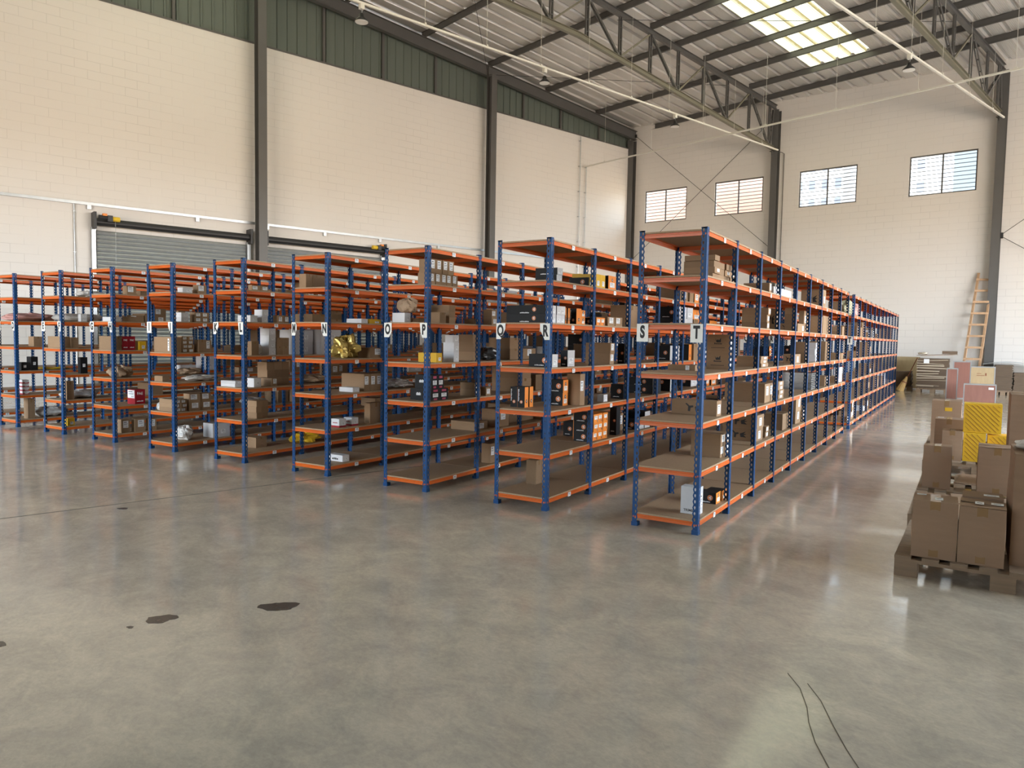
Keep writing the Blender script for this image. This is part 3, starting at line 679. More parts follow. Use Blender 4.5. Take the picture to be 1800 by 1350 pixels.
# letter signs
FONT = None
def text(body, size, mname, parent=None, loc=(0, 0, 0), rot=(math.pi / 2, 0, 0), bold=0.0, sx=1.0, name='letter', ext=.0006):
    c = bpy.data.curves.new(name, 'FONT'); c.body = body; c.size = size; c.align_x = 'CENTER'; c.align_y = 'CENTER'; c.offset = bold; c.extrude = ext
    c.materials.append(MT[mname]); tmp = bpy.data.objects.new(name, c); COL.objects.link(tmp)
    me = bpy.data.meshes.new_from_object(tmp); me.name = name; me.materials.clear(); me.materials.append(MT[mname]); bpy.data.objects.remove(tmp)
    o = bpy.data.objects.new(name, me); COL.objects.link(o)
    if parent is not None: o.parent = parent
    o.location = loc; o.rotation_euler = rot; o.scale = (sx, 1, 1); return o
SW, SH = .102, .150
SHAPES = {'full': [(0, 0), (1, 0), (1, 1), (0, 1)], 'cutr': [(0, 0), (.5, 0), (1, .65), (1, 1), (0, 1)], 'cutl': [(.5, 0), (1, 0), (1, 1), (0, 1), (0, .65)],
          'smallr': [(0, 0), (.65, 0), (1, .35), (1, 1), (0, 1)], 'smalll': [(.35, 0), (1, 0), (1, 1), (0, 1), (.12, .35)], 'point': [(0, 0), (.55, 0), (.8, .5), (.8, .8), (.6, 1), (0, 1)]}
SG = {'S': 'full', 'T': 'full', 'Q': 'cutr', 'R': 'cutl', 'O': 'smallr', 'P': 'smalll', 'M': 'point', 'N': 'smalll', 'K': 'cutr', 'L': 'smalll', 'I': 'full', 'J': 'cutl', 'G': 'full', 'H': 'cutl', 'E': 'full', 'F': 'cutl', 'C': 'full', 'D': 'cutl', 'A': 'full', 'B': 'full'}
def sign(ch, i, side, y0, far):
    T = RX[i]; sh = SHAPES[SG[ch]]
    x = (T - D_ + .002) if side == 'l' else (T - SW + .002 - (.012 if ch == 'T' else 0))
    w = SW * (1.0 if side == 'l' or ch in 'RT' else .92)
    b = MB(); pr_ = [(q[0] * w, q[1] * SH) for q in sh]; b.prism([(p[0], p[1]) for p in pr_][::-1], 'y', 0, .0015)
    post = 'left' if side == 'l' else 'right'
    if far: lb = 'white sign with letter %s on the front %s post of the rear rack' % (ch, post)
    else: lb = 'white sign with black letter %s on the %s end post of its rack' % (ch, post)
    o = b.build('row_sign', MT['signcard'], loc=(x, y0 - .0062, 1.575)); tag(o, lb, 'sign', 'row letter signs')
    cx = {'full': .5, 'cutr': .45, 'cutl': .56, 'smallr': .48, 'smalll': .55, 'point': .38}[SG[ch]]
    text(ch, .138, 'ink', o, (w * cx, -.001, SH * .52), bold=.0065, sx=.62 if ch not in 'M' else .5)
for i in range(10):
    a, c = NAMES[i].split()
    sign(a, i, 'l', 0, False); sign(c, i, 'r', 0, False); sign(a, i, 'l', Y2, True); sign(c, i, 'r', Y2, True)
# ---------------------------------------------------------------- goods
b = MB(); b.box(-.5, .5, -.5, .5, 0, 1)
def unit(m, name='carton'):
    k = 'U_' + m
    if k not in CACHE: CACHE[k] = b_unit.mesh(name, MT[m])
    return CACHE[k]
CACHE = {}; b_unit = b
lb = MB(); lb.box(0, 1, -.5, .5, -.5, .5, 0); lb.box(1, 1.3, -.38, .2, .26, .34, 1); lb.box(1, 1.3, -.38, .36, .06, .10, 1); lb.box(1, 1.3, -.38, .30, -.06, -.03, 1); lb.box(1, 1.3, .0, .38, -.34, -.30, 1)
LABX = lb.mesh('shipping_label', [MT['paper'], MT['ink']])
lb = MB(); lb.box(-.5, .5, -1, 0, -.5, .5, 0); lb.box(-.38, .2, -1.3, -1, .26, .34, 1); lb.box(-.38, .36, -1.3, -1, .06, .10, 1); lb.box(-.38, .30, -1.3, -1, -.06, -.03, 1); lb.box(.0, .38, -1.3, -1, -.34, -.30, 1)
LABY = lb.mesh('shipping_label', [MT['paper'], MT['ink']])
tp = MB(); tp.box(-.502, .502, -.5, .5, .0, 1.0); TAPEM = tp.mesh('packing_tape', MT['tape'])
def tape_mesh():
    t = MB(); t.box(-.503, .503, -.08, .08, 1.0, 1.004); t.box(.5, .504, -.08, .08, .80, 1.0); t.box(-.504, -.5, -.08, .08, .80, 1.0); return t.mesh('packing_tape', MT['tape'])
TAPE = tape_mesh()
def disc(mats, r2=.8):
    t = MB(); n = 20
    t.add([(.5 * math.cos(2 * math.pi * i / n), -1, .5 * math.sin(2 * math.pi * i / n)) for i in range(n)] + [(0.5 * math.cos(2 * math.pi * i / n), 0, .5 * math.sin(2 * math.pi * i / n)) for i in range(n)],
          [tuple(range(n))[::-1]] + [(i, (i + 1) % n, n + (i + 1) % n, n + i) for i in range(n)], 0)
    t.add([(-.3, -1.3, .05), (-.05, -1.3, -.1), (.3, -1.3, .3), (.05, -1.3, .28), (-.1, -1.3, .12)], [(4, 3, 2, 1, 0)], 1)
    t.add([(-.1, -1.3, -.18), (.1, -1.3, -.3), (.25, -1.3, -.1), (.12, -1.3, -.0)], [(3, 2, 1, 0)], 1)
    return t.mesh('round_emblem', mats)
MT['emblem'] = mat('copper_orange_print', (0.72, 0.24, 0.09), .45)
EMB = disc([MT['emblem'], MT['paper']]); EMBK = disc([MT['ink'], MT['paper']])
def rotx(me):       # emblem for the +x face
    m2 = me.copy()
    for v in m2.vertices: x, y, z = v.co; v.co = (-y, x, z)
    return m2
EMBKX = rotx(EMBK)
wt = MB()       # small printed word made of bars (unreadable in the photograph)
for i in range(7): wt.box(-.5 + i * .145, -.5 + i * .145 + .10, -1, 0, -.5, .5 if i % 3 else .3)
WORD = wt.mesh('printed_word', MT['paper'])
wt = MB()
for i in range(4): wt.box(-.5 + i * .26, -.5 + i * .26 + .18, -1, 0, -.5, .5 if i % 3 else .3)
WORDK = wt.mesh('printed_word', MT['ink'])
lg = MB()      # torn-looking black print: a mark like a leaning letter and an arrow head
lg.add([(-.5, -1, .45), (-.42, -1, .5), (-.25, -1, .2), (-.05, -1, .25), (-.02, -1, .05), (-.18, -1, -.05), (-.22, -1, -.5), (-.34, -1, -.45), (-.33, -1, .1)], [(8, 7, 6, 5, 4, 3, 2, 1, 0)])
lg.add([(.05, -1, .1), (.45, -1, .42), (.3, -1, .1), (.5, -1, .05), (.3, -1, -.1), (.48, -1, -.42), (.1, -1, -.38)], [(6, 5, 4, 3, 2, 1, 0)])
LOGO = lg.mesh('printed_mark', MT['ink'])
cg = MB()      # crown-like mark with words below
cg.add([(-.22, -1, .5), (-.12, -1, .28), (-.02, -1, .42), (.05, -1, .30), (.2, -1, .55), (.2, -1, .1), (-.12, -1, .08)], [(6, 5, 4, 3, 2, 1, 0)])
for i in range(6): cg.box(-.28 + i * .095, -.28 + i * .095 + .07, -1, 0, -.12, 0 if i else .06)
for i in range(10): cg.box(-.5 + i * .1, -.5 + i * .1 + .075, -1, 0, -.5, -.44)
CROWN = cg.mesh('printed_mark', MT['ink'])
LOC = []     # (thing, row, block, bay, level, yc, z, xc, desc)
GRP = {'b': 'brown cardboard boxes on the racks'}
def child(me, par, loc, scale): 
    return link(me.name.split('.')[0], me, par, loc, 0, False, scale)
def item(kind, x0, x1, y0, y1, z, h):
    wx, wy = x1 - x0, y1 - y0; c = ((x0 + x1) / 2, (y0 + y1) / 2, z); S = (wx, wy, h)
    fx = lambda lw, lh: (.0015 / wx, lw / wy, lh / h)
    fy = lambda lw, lh: (lw / wx, .0015 / wy, lh / h)
    base = {'b': 'carton', 'w': 'whitebox', 'k': 'black', 'y': 'ybox', 'r': 'red', 'o': 'obox', 'f': 'slate', 't': 'whitebox'}[kind[0]]
    if kind == 'rw': base = 'whitebox'
    name = {'carton': 'cardboard_box', 'whitebox': 'white_box', 'black': 'black_box', 'ybox': 'yellow_box', 'red': 'red_box', 'obox': 'orange_box', 'slate': 'wrapped_parcel'}[base]
    o = link(name, unit(base), None, c, 0, False, S)
    d = {'carton': 'plain brown box', 'whitebox': 'plain white box', 'black': 'black box', 'ybox': 'yellow box', 'red': 'red box', 'obox': 'orange box', 'slate': 'dark wrapped parcel'}[base]
    lw, lh = min(.10, wy * .6), min(.10, h * .6)
    near = y0 < 4.5
    if kind in ('b', 'bs'):
        if near and h > .1: child(TAPE, o, (0, 0, 0), (1, 1, 1))
    if kind == 'bs':
        d = 'small brown box'
        if random.random() < .3: child(LABX, o, (.5, .1, .55), fx(wy * .4, h * .5)); d = 'small labelled box'
    if kind in ('bl', 'bl2'):
        child(LABX, o, (.5, random.choice((-.12, .1, .0)), .62 if h > .1 else .5), fx(lw, lh)); d = 'brown labelled box'
    if kind == 'bf': child(LABY, o, (.22, -.5, .5), fy(.035, h * .8)); d = 'flat brown labelled box'
    if kind == 'bt':
        me = CROWN if (wx > .2 and z < 1.7 and z > 1.2 and wy < .2) else LOGO
        child(me, o, (.0, -.5, .5), fy(min(.16, wx * .6), min(.13, h * .55))); child(LABX, o, (.5, 0, .45), fx(lw, lh)); d = 'printed brown box'
    if kind in ('w', 'w3', 'wt', 'wr', 'rw'):
        child(LABX, o, (.5, .1, .4), fx(lw * .7, lh * .6))
        if kind == 'wr':
            r = MB(); r.box(-.504, .504, -.504, .504, .0, .22); CACHE.setdefault('wr', r.mesh('red_base_band', MT['red'])); child(CACHE['wr'], o, (0, 0, 0), (1, 1, 1)); child(WORD_R, o, (0, -.5, .55), fy(wx * .6, h * .12)); d = 'small red based box'
        if kind == 'wt': d = 'small white and grey box'; child(WORDK, o, (0, -.5, .4), fy(wx * .4, h * .3))
        if kind == 'rw':
            r = MB(); r.box(-.504, .504, -.504, .504, .0, .35); CACHE.setdefault('rw', r.mesh('red_band', MT['red'])); child(CACHE['rw'], o, (0, 0, 0), (1, 1, 1)); d = 'white and red box'
    if kind == 'trim':
        te = text('TRIMBLE', .030, 'ink', o, (.03, -.504, .13), bold=.0006); te.scale = (1 / wx, 1 / h, 1 / wy); te.name = 'printed_word'
        child(LABX, o, (.5, .1, .5), fx(.05, .12)); d = 'white TRIMBLE box'
    if kind[0] == 'k' and kind != 'kk':
        e = min(.055, h * .5, wx * .4)
        if kind in ('kp', 'kp2'):
            r = MB(); r.box(-.25, -.02, -1, 0, -.4, .35); CACHE.setdefault('kp', r.mesh('pink_stripe', MT['pink'])); child(CACHE['kp'], o, (.3, -.5, .5), fy(.08, h * .9))
            child(LABX, o, (.5, 0, .45), fx(wy * .6, h * .32)); child(PINKX, o, (.5, 0, .84), fx(wy * .5, h * .18)); child(PINKX, o, (.5, 0, .12), fx(wy * .4, h * .14))
            child(WORD, o, (-.1, -.5, .55), fy(.06, .03)); d = 'black pink box'
        else:
            vert = kind == 'kov'
            child(EMB, o, ((.02 if vert else .18), -.5, .27 if vert else .52), fy(e, e))
            if vert: child(WORDV, o, (-.36, -.5, .6), fy(.012, h * .6))
            elif near: child(WORD, o, (-.05, -.5, .14), fy(min(.10, wx * .5), .010))
            if kind in ('ko', 'kov', 'ky', 'kw'):
                pm = {'ko': 'obox', 'kov': 'obox', 'ky': 'ybox', 'kw': 'whitebox'}[kind]
                k_ = 'panel' + pm
                if k_ not in CACHE: r = MB(); r.box(0, 1, -.5, .5, 0, 1); CACHE[k_] = r.mesh('end_panel', MT[pm])
                child(CACHE[k_], o, (.5, 0, .0), (.001 / wx, 1, 1))
                if kind != 'kw': child(EMBKX, o, (.5 + .001 / wx, 0, .3 if vert else .7), (.001 / wx, min(.03, wy * .6) / wy, min(.035, h * .4) / h))
                if kind in ('ko', 'kw', 'ky'): child(LABX, o, (.5 + .001 / wx, 0, .35), fx(wy * .6, h * .35))
                d = {'ko': 'orange ended box', 'kov': 'upright black box', 'ky': 'yellow ended black box', 'kw': 'white ended black box'}[kind]
            else: d = 'black emblem box'
    if kind == 'kk': d = 'dark box'; child(LABX, o, (.5, 0, .5), fx(lw * .6, lh * .5))
    if kind == 'os': child(LABX, o, (.5, 0, .6), fx(wy * .6, h * .4)); child(EMBKX, o, (.5, .3, .2), fx(.02, .02)); d = 'small orange box'
    if kind == 'y': child(LABX, o, (.5, .1, .35), fx(lw * .7, lh * .6)); d = 'yellow labelled box'
    if kind == 'r':
        te = text('FAE', min(.07, wy * .35), 'paper', o, (.503, 0, .72), rot=(math.pi / 2, 0, math.pi / 2), bold=.001); te.scale = (1 / wy, 1 / h, 1 / wx); te.name = 'printed_word'
        child(WORD_X, o, (.5, 0, .2), fx(wy * .6, .015)); child(LABY, o, (0, -.5, .68), fy(wx * .9, h * .55)); d = 'dark red box printed FAE'
    if kind == 'flat':
        d = 'dark plastic wrapped parcel'
        child(WRAPX, o, (.5, 0, .5), fx(wy * .95, h * .6))
    return o, d
wt = MB()
for i in range(7): wt.box(-.5 + i * .145, -.5 + i * .145 + .10, -1, 0, -.5, .5 if i % 3 else .3)
WORD_R = wt.mesh('printed_word', MT['red'])
wt = MB()
for i in range(6): wt.box(0, 1, -.5 + i * .175, -.5 + i * .175 + .12, -.5, .5 if i % 3 else .2)
WORD_X = wt.mesh('printed_word', MT['paper'])
wt = MB()
for i in range(9): wt.box(-.5, .5 if i % 3 else .2, -1, 0, -.5 + i * .112, -.5 + i * .112 + .085)
WORDV = wt.mesh('printed_word', MT['paper'])
wt = MB(); wt.box(0, 1, -.5, .5, -.5, .5); PINKX = wt.mesh('pink_panel', MT['pink'])
wt = MB(); wt.box(0, 1, -.5, .5, -.5, .5); WRAPX = wt.mesh('folded_wrap_end', MT['clear'])
USED = {}     # (row, block, bay, level) -> list of y spans
def place(r, L, x0, x1, y0, y1, z, H, n, kind):
    nx, ny, nz = n
    dx, dy, dz = (x1 - x0) / nx, (y1 - y0) / ny, H / nz
    for c in range(nz):
        for q in range(ny):
            for a in range(nx):
                if kind == 'bs' and c == 2 and q == 3: continue
                jx = random.uniform(0, .012) if ny * nz > 1 else 0
                if kind == 'bs': jx = random.uniform(0, .03)
                g = .0015 if kind != 'flat' else 0
                X0, X1 = x0 + a * dx + g, x0 + (a + 1) * dx - g
                Y0, Y1 = y0 + q * dy + g, y0 + (q + 1) * dy - g
                if kind == 'kov' and ny > 1: Y1 -= .02
                if nx == 1: X0 -= 0; X1 -= jx
                o, d = item(kind, X0, X1, Y0, Y1, z + c * dz + .0004, dz - .0008)
                blk = 0 if Y0 < 9 * B_ + .2 else 1
                bay = int((Y0 - (Y2 if blk else 0)) / B_)
                LOC.append((o, r, blk, bay, L, (Y0 + Y1) / 2, z + c * dz, (X0 + X1) / 2, d))
    blk = 0 if y0 < 9 * B_ + .2 else 1; off = Y2 if blk else 0
    for k in range(int((y0 - off) / B_), int((y1 - off - .001) / B_) + 1): USED.setdefault((r, blk, k, L), []).append((y0, y1))
GOODS = [(0,1,-2.021,-1.86,0.195,0.305,0.12,0.233,(1,1,1),'trim'),
 (0,1,-2.029,-1.86,0.694,0.834,0.12,0.102,(1,1,1),'ko'),
 (0,1,-2.009,-1.86,0.871,1.031,0.12,0.089,(1,1,1),'ko'),
 (0,2,-2.148,-1.86,0.813,1.096,0.525,0.214,(1,2,2),'bl'),
 (0,2,-2.225,-1.86,2.131,2.438,0.525,0.282,(1,1,2),'bt'),
 (0,2,-1.935,-1.86,2.567,2.705,0.525,0.125,(1,1,2),'bl'),
 (0,2,-2.075,-1.86,3.401,3.837,0.525,0.197,(1,1,1),'b'),
 (0,2,-1.991,-1.86,4.214,4.579,0.525,0.327,(1,1,2),'bl'),
 (0,2,-1.955,-1.86,4.623,4.899,0.525,0.164,(1,1,1),'bl'),
 (0,3,-2.277,-1.86,0.623,0.764,0.922,0.136,(1,1,1),'bt'),
 (0,3,-2.304,-1.86,2.439,2.842,0.922,0.207,(1,2,1),'bl'),
 (0,3,-2.015,-1.86,3.141,3.425,0.922,0.206,(1,1,4),'bl'),
 (0,3,-2.258,-1.86,5.241,5.705,0.922,0.24,(1,1,9),'flat'),
 (0,3,-2.103,-1.86,6.38,6.878,0.922,0.151,(1,1,1),'bl'),
 (0,3,-1.951,-1.86,7.542,7.831,0.922,0.109,(1,1,1),'bl'),
 (0,3,-1.949,-1.86,7.895,8.235,0.922,0.255,(1,1,1),'w'),
 (0,4,-2.323,-2.065,0.617,0.727,1.32,0.051,(1,1,1),'bf'),
 (0,4,-2.132,-1.903,1.156,1.266,1.32,0.335,(1,1,2),'bt'),
 (0,4,-2.129,-1.86,2.232,2.549,1.32,0.115,(1,1,3),'bl'),
 (0,4,-2.006,-1.86,3.999,4.365,1.32,0.122,(1,1,1),'bt'),
 (0,4,-2.003,-1.86,4.676,4.775,1.32,0.283,(1,1,2),'b'),
 (0,4,-2.103,-1.86,5.481,5.67,1.32,0.278,(1,1,3),'w'),
 (0,4,-2.103,-1.86,6.33,6.826,1.32,0.299,(1,1,2),'b'),
 (0,4,-1.952,-1.86,7.744,7.942,1.32,0.103,(1,1,1),'b'),
 (0,4,-2.103,-1.86,8.03,8.25,1.32,0.107,(1,1,1),'b'),
 (0,5,-2.145,-1.86,2.446,2.561,1.732,0.233,(1,1,3),'bl'),
 (0,5,-1.985,-1.86,2.875,2.985,1.732,0.239,(1,1,1),'bt'),
 (0,5,-1.983,-1.86,3.878,4.06,1.732,0.294,(1,1,4),'bl'),
 (0,5,-2.084,-2.003,5.337,5.785,1.732,0.318,(1,2,1),'bl'),
 (0,5,-2.103,-1.86,4.095,4.808,1.732,0.105,(1,1,1),'bt'),
 (0,5,-2.103,-1.86,5.79,5.958,1.732,0.252,(1,1,1),'b'),
 (0,5,-2.103,-1.86,6.012,6.712,1.732,0.274,(1,2,1),'b'),
 (0,5,-1.96,-1.86,7.62,7.751,1.732,0.067,(1,1,1),'b'),
 (0,5,-2.103,-1.86,8.028,8.25,1.732,0.154,(1,1,1),'b'),
 (0,6,-2.142,-1.86,0.444,1.142,2.12,0.161,(1,4,3),'bs'),
 (0,6,-2.13,-1.86,0.424,0.565,2.281,0.046,(1,1,1),'b'),
 (0,6,-2.14,-1.86,2.449,2.551,2.12,0.116,(1,1,1),'bl'),
 (0,6,-1.951,-1.86,2.663,3.625,2.12,0.092,(1,1,1),'w'),
 (0,6,-2.173,-1.86,5.913,6.17,2.12,0.266,(1,1,1),'bt'),
 (0,6,-2.064,-1.86,7.731,7.831,2.12,0.183,(1,1,1),'b'),
 (1,1,-3.74,-3.62,0.501,0.611,0.12,0.242,(1,1,1),'b'),
 (1,1,-3.74,-3.62,0.616,0.726,0.12,0.256,(1,1,1),'b'),
 (1,1,-3.722,-3.637,0.731,0.762,0.12,0.27,(1,1,1),'b'),
 (1,2,-3.74,-3.62,1.285,1.395,0.525,0.157,(1,1,1),'k'),
 (1,2,-3.741,-3.665,1.398,1.488,0.525,0.158,(1,1,1),'k'),
 (1,2,-3.458,-3.277,0.982,1.075,0.525,0.305,(1,1,3),'k'),
 (1,2,-3.52,-3.277,1.09,1.446,0.525,0.278,(1,3,3),'os'),
 (1,2,-3.36,-3.277,1.674,1.784,0.525,0.314,(1,1,1),'k'),
 (1,3,-3.741,-3.577,0.176,0.356,0.922,0.198,(2,2,1),'kov'),
 (1,3,-3.551,-3.38,0.6,0.71,0.922,0.258,(1,1,2),'ko'),
 (1,3,-3.427,-3.277,0.752,0.862,0.922,0.317,(1,1,1),'bl'),
 (1,3,-3.354,-3.277,1.32,1.419,0.922,0.077,(1,1,1),'w'),
 (1,3,-3.431,-3.277,1.838,1.948,0.922,0.163,(1,1,1),'k'),
 (1,4,-3.532,-3.277,0.161,0.271,1.32,0.122,(1,1,1),'kw'),
 (1,4,-3.355,-3.277,0.469,0.619,1.32,0.158,(1,1,1),'kw'),
 (1,4,-3.583,-3.277,1.479,1.593,1.32,0.231,(1,1,2),'bl'),
 (1,4,-3.361,-3.277,1.845,1.955,1.32,0.227,(1,1,1),'k'),
 (1,5,-3.724,-3.277,0.055,0.415,1.732,0.163,(1,4,2),'kw'),
 (1,5,-3.52,-3.277,0.418,0.54,1.732,0.152,(1,3,1),'kov'),
 (1,5,-3.353,-3.277,0.636,0.746,1.732,0.157,(1,1,1),'kov'),
 (1,5,-3.52,-3.277,0.749,0.838,1.732,0.144,(1,1,2),'ko'),
 (1,5,-3.367,-3.277,0.969,1.064,1.732,0.075,(1,1,1),'k'),
 (1,5,-3.52,-3.277,1.098,1.315,1.732,0.085,(1,2,1),'os'),
 (1,5,-3.52,-3.277,1.388,1.769,1.732,0.101,(1,2,1),'bl'),
 (1,5,-3.684,-3.47,2.335,2.673,1.732,0.273,(1,1,1),'b'),
 (1,6,-3.517,-3.277,0.229,0.339,2.12,0.131,(1,1,2),'kw'),
 (1,6,-3.503,-3.277,0.896,1.006,2.12,0.094,(1,1,1),'ky'),
 (1,6,-3.52,-3.277,1.055,1.303,2.12,0.142,(1,2,1),'y'),
 (1,6,-3.52,-3.277,1.366,1.569,2.12,0.15,(1,1,1),'ko'),
 (1,6,-3.622,-3.52,1.191,1.383,2.12,0.161,(1,1,1),'y'),
 (2,6,-4.85,-4.68,0.111,0.584,2.12,0.122,(1,5,1),'bl'),
 (2,6,-4.84,-4.68,0.116,0.51,2.242,0.142,(1,4,1),'bl2'),
 (2,5,-5.143,-4.973,0.055,0.153,1.732,0.099,(1,1,1),'w'),
 (2,5,-4.8,-4.68,0.27,0.375,1.732,0.112,(1,1,1),'b'),
 (2,5,-4.973,-4.723,0.494,0.608,1.732,0.198,(1,1,3),'b'),
 (2,5,-4.817,-4.68,0.893,1.003,1.732,0.065,(1,1,1),'b'),
 (2,5,-4.807,-4.68,1.259,1.369,1.732,0.181,(1,1,2),'bl'),
 (2,4,-4.923,-4.68,0.219,0.317,1.32,0.099,(1,1,1),'y'),
 (2,4,-4.829,-4.68,0.527,0.621,1.32,0.21,(1,1,2),'w'),
 (2,4,-4.786,-4.68,0.502,0.612,1.53,0.079,(1,1,1),'w3'),
 (2,4,-5.033,-4.823,1.095,1.205,1.32,0.301,(1,1,3),'b'),
 (2,3,-4.966,-4.68,0.146,0.442,0.922,0.123,(1,2,1),'kp'),
 (2,3,-4.907,-4.68,0.148,0.368,1.045,0.144,(1,2,1),'kp2'),
 (2,3,-4.915,-4.703,0.967,1.08,0.922,0.153,(1,1,2),'bl'),
 (2,3,-4.923,-4.68,1.151,1.253,0.922,0.094,(1,1,1),'bl'),
 (2,1,-4.804,-4.68,1.257,1.367,0.12,0.229,(1,1,1),'bl'),
 (3,6,-6.548,-6.426,0.055,0.373,2.12,0.16,(1,3,1),'b'),
 (3,5,-6.328,-6.085,0.588,0.698,1.732,0.055,(1,1,1),'w'),
 (3,5,-6.328,-6.085,0.724,0.945,1.732,0.055,(1,1,1),'y'),
 (3,4,-6.524,-6.085,0.737,0.964,1.32,0.122,(1,1,1),'bl'),
 (3,3,-6.468,-6.085,0.648,0.968,0.922,0.207,(1,3,1),'bl'),
 (3,3,-6.308,-6.085,0.451,0.561,0.922,0.054,(1,1,1),'w'),
 (3,2,-6.214,-6.085,0.232,0.342,0.525,0.099,(1,1,1),'wr'),
 (3,2,-6.215,-6.085,0.434,0.544,0.525,0.097,(1,1,1),'wr'),
 (3,2,-6.18,-6.085,0.742,0.965,0.525,0.251,(1,1,1),'b'),
 (3,1,-6.328,-6.085,0.287,0.397,0.12,0.076,(1,1,1),'wt'),
 (4,6,-7.584,-7.507,0.171,0.42,2.12,0.068,(1,2,1),'bl'),
 (4,5,-7.75,-7.507,0.143,0.253,1.732,0.083,(1,1,1),'w'),
 (4,5,-7.662,-7.507,0.325,0.419,1.732,0.16,(1,1,2),'w'),
 (4,5,-7.613,-7.507,0.575,0.755,1.732,0.098,(1,2,1),'bl'),
 (4,4,-7.684,-7.507,0.429,0.539,1.32,0.34,(1,1,4),'w'),
 (4,4,-7.75,-7.507,0.555,0.749,1.32,0.223,(1,2,2),'b'),
 (4,4,-7.586,-7.507,0.159,0.269,1.32,0.174,(1,1,1),'b'),
 (4,3,-7.97,-7.682,0.055,0.165,0.922,0.075,(1,1,2),'w'),
 (4,3,-7.641,-7.507,0.191,0.301,0.922,0.113,(1,1,1),'w'),
 (4,3,-7.772,-7.507,0.462,0.552,0.922,0.103,(1,1,1),'bl'),
 (4,3,-7.895,-7.7,0.555,0.923,0.922,0.3,(1,3,3),'b'),
 (4,2,-7.696,-7.507,0.232,0.412,0.525,0.224,(1,2,3),'b'),
 (4,1,-7.97,-7.697,0.37,0.54,0.12,0.135,(1,1,1),'b'),
 (5,6,-9.045,-8.923,0.186,0.33,2.12,0.07,(1,1,1),'w'),
 (5,6,-9.03,-8.923,0.409,0.546,2.12,0.118,(1,1,1),'bl'),
 (5,5,-9.386,-9.267,0.346,0.456,1.732,0.158,(1,1,2),'b'),
 (5,5,-9.056,-8.923,0.166,0.276,1.732,0.125,(1,1,2),'w'),
 (5,5,-9.061,-8.923,0.378,0.589,1.732,0.136,(1,2,2),'bl'),
 (5,4,-9.386,-8.926,0.055,0.165,1.32,0.206,(1,1,1),'bf'),
 (5,4,-9.019,-8.923,0.168,0.339,1.32,0.219,(1,2,4),'bl'),
 (5,4,-9.029,-8.923,0.416,0.526,1.32,0.175,(1,1,1),'b'),
 (5,4,-9.005,-8.923,0.529,0.614,1.32,0.168,(1,1,1),'bl'),
 (5,3,-9.386,-9.2,0.055,0.165,0.922,0.076,(1,1,1),'b'),
 (5,2,-9.281,-8.923,0.055,0.235,0.525,0.167,(1,2,3),'bl'),
 (5,2,-9.062,-8.923,0.27,0.603,0.525,0.234,(1,2,2),'bl'),
 (5,1,-9.144,-8.923,0.626,0.907,0.12,0.2,(1,1,1),'w'),
 (6,6,-10.451,-10.338,0.254,0.391,2.12,0.131,(1,1,1),'bl'),
 (6,4,-10.739,-10.341,0.055,0.165,1.32,0.199,(1,1,1),'b'),
 (6,4,-10.462,-10.338,0.168,0.369,1.32,0.2,(1,2,1),'r'),
 (6,4,-10.581,-10.338,0.421,0.531,1.32,0.129,(1,1,1),'y'),
 (6,2,-10.532,-10.338,0.345,0.505,0.525,0.215,(1,1,1),'r'),
 (6,1,-10.462,-10.338,0.136,0.268,0.12,0.197,(1,1,1),'bl'),
 (6,1,-10.431,-10.338,0.34,0.495,0.12,0.189,(1,1,1),'bl'),
 (6,1,-10.418,-10.338,0.552,0.68,0.12,0.176,(1,1,1),'bl'),
 (6,5,-10.636,-10.338,0.055,0.165,1.732,0.063,(1,1,1),'w'),
 (7,5,-11.815,-11.724,0.325,0.422,1.732,0.117,(1,1,2),'w'),
 (7,4,-12.188,-11.747,0.055,0.165,1.32,0.177,(1,1,1),'b'),
 (7,4,-11.799,-11.724,0.17,0.28,1.32,0.165,(1,1,1),'b'),
 (7,1,-11.802,-11.724,0.09,0.2,0.12,0.118,(1,1,1),'y'),
 (7,3,-11.802,-11.724,0.302,0.412,0.922,0.256,(1,1,1),'kk'),
 (7,2,-11.802,-11.724,0.09,0.2,0.525,0.289,(1,1,1),'b'),
 (8,4,-13.335,-13.156,0.305,0.447,1.32,0.162,(1,1,1),'b'),
 (8,3,-13.283,-13.156,0.108,0.218,0.922,0.135,(1,1,1),'kk'),
 (8,3,-13.302,-13.156,0.254,0.363,0.922,0.226,(1,1,1),'kk'),
 (8,2,-13.282,-13.156,0.116,0.219,0.525,0.242,(1,1,4),'rw'),
 (8,1,-13.299,-13.156,0.191,0.301,0.12,0.335,(1,1,1),'b')]
for g in GOODS: place(*g)
def lump(name, m, x, y, z, wx, wy, h, label, cat, seed, group=None, rough=.25):
    rn = random.Random(seed); b = MB(); n, k = 22, 11; ph = [(rn.uniform(0, 6.28), rn.randint(2, 7), rn.randint(1, 5), rn.uniform(.3, 1)) for _ in range(9)]
    vs = []
    for i in range(k + 1):
        th = math.pi * i / k
        for j in range(n):
            a = 2 * math.pi * j / n
            s = 1 + rough * sum(w * math.sin(f * a + p) * math.sin(g * th + p) for p, f, g, w in ph) / 3
            ct = math.cos(th); st = math.sin(th) ** .6
            Z_ = (ct * .5 * s + .5)
            vs.append((wx / 2 * st * math.cos(a) * s, wy / 2 * st * math.sin(a) * s, max(0.0005, h * Z_)))
    fs = [(i * n + j, i * n + (j + 1) % n, (i + 1) * n + (j + 1) % n, (i + 1) * n + j) for i in range(k) for j in range(n)]
    fs += [tuple(range(n)), tuple(k * n + j for j in range(n))[::-1]]
    b.add(vs, fs); o = b.build(name, MT[m], loc=(x, y, z)); tag(o, label, cat, group); return o
X = RX
lump('paper_bag', 'brownbag', X[2] - .38, .13, 1.835, .24, .16, .14, 'crumpled brown paper bag on a white box, rack O P', 'bag', 3)
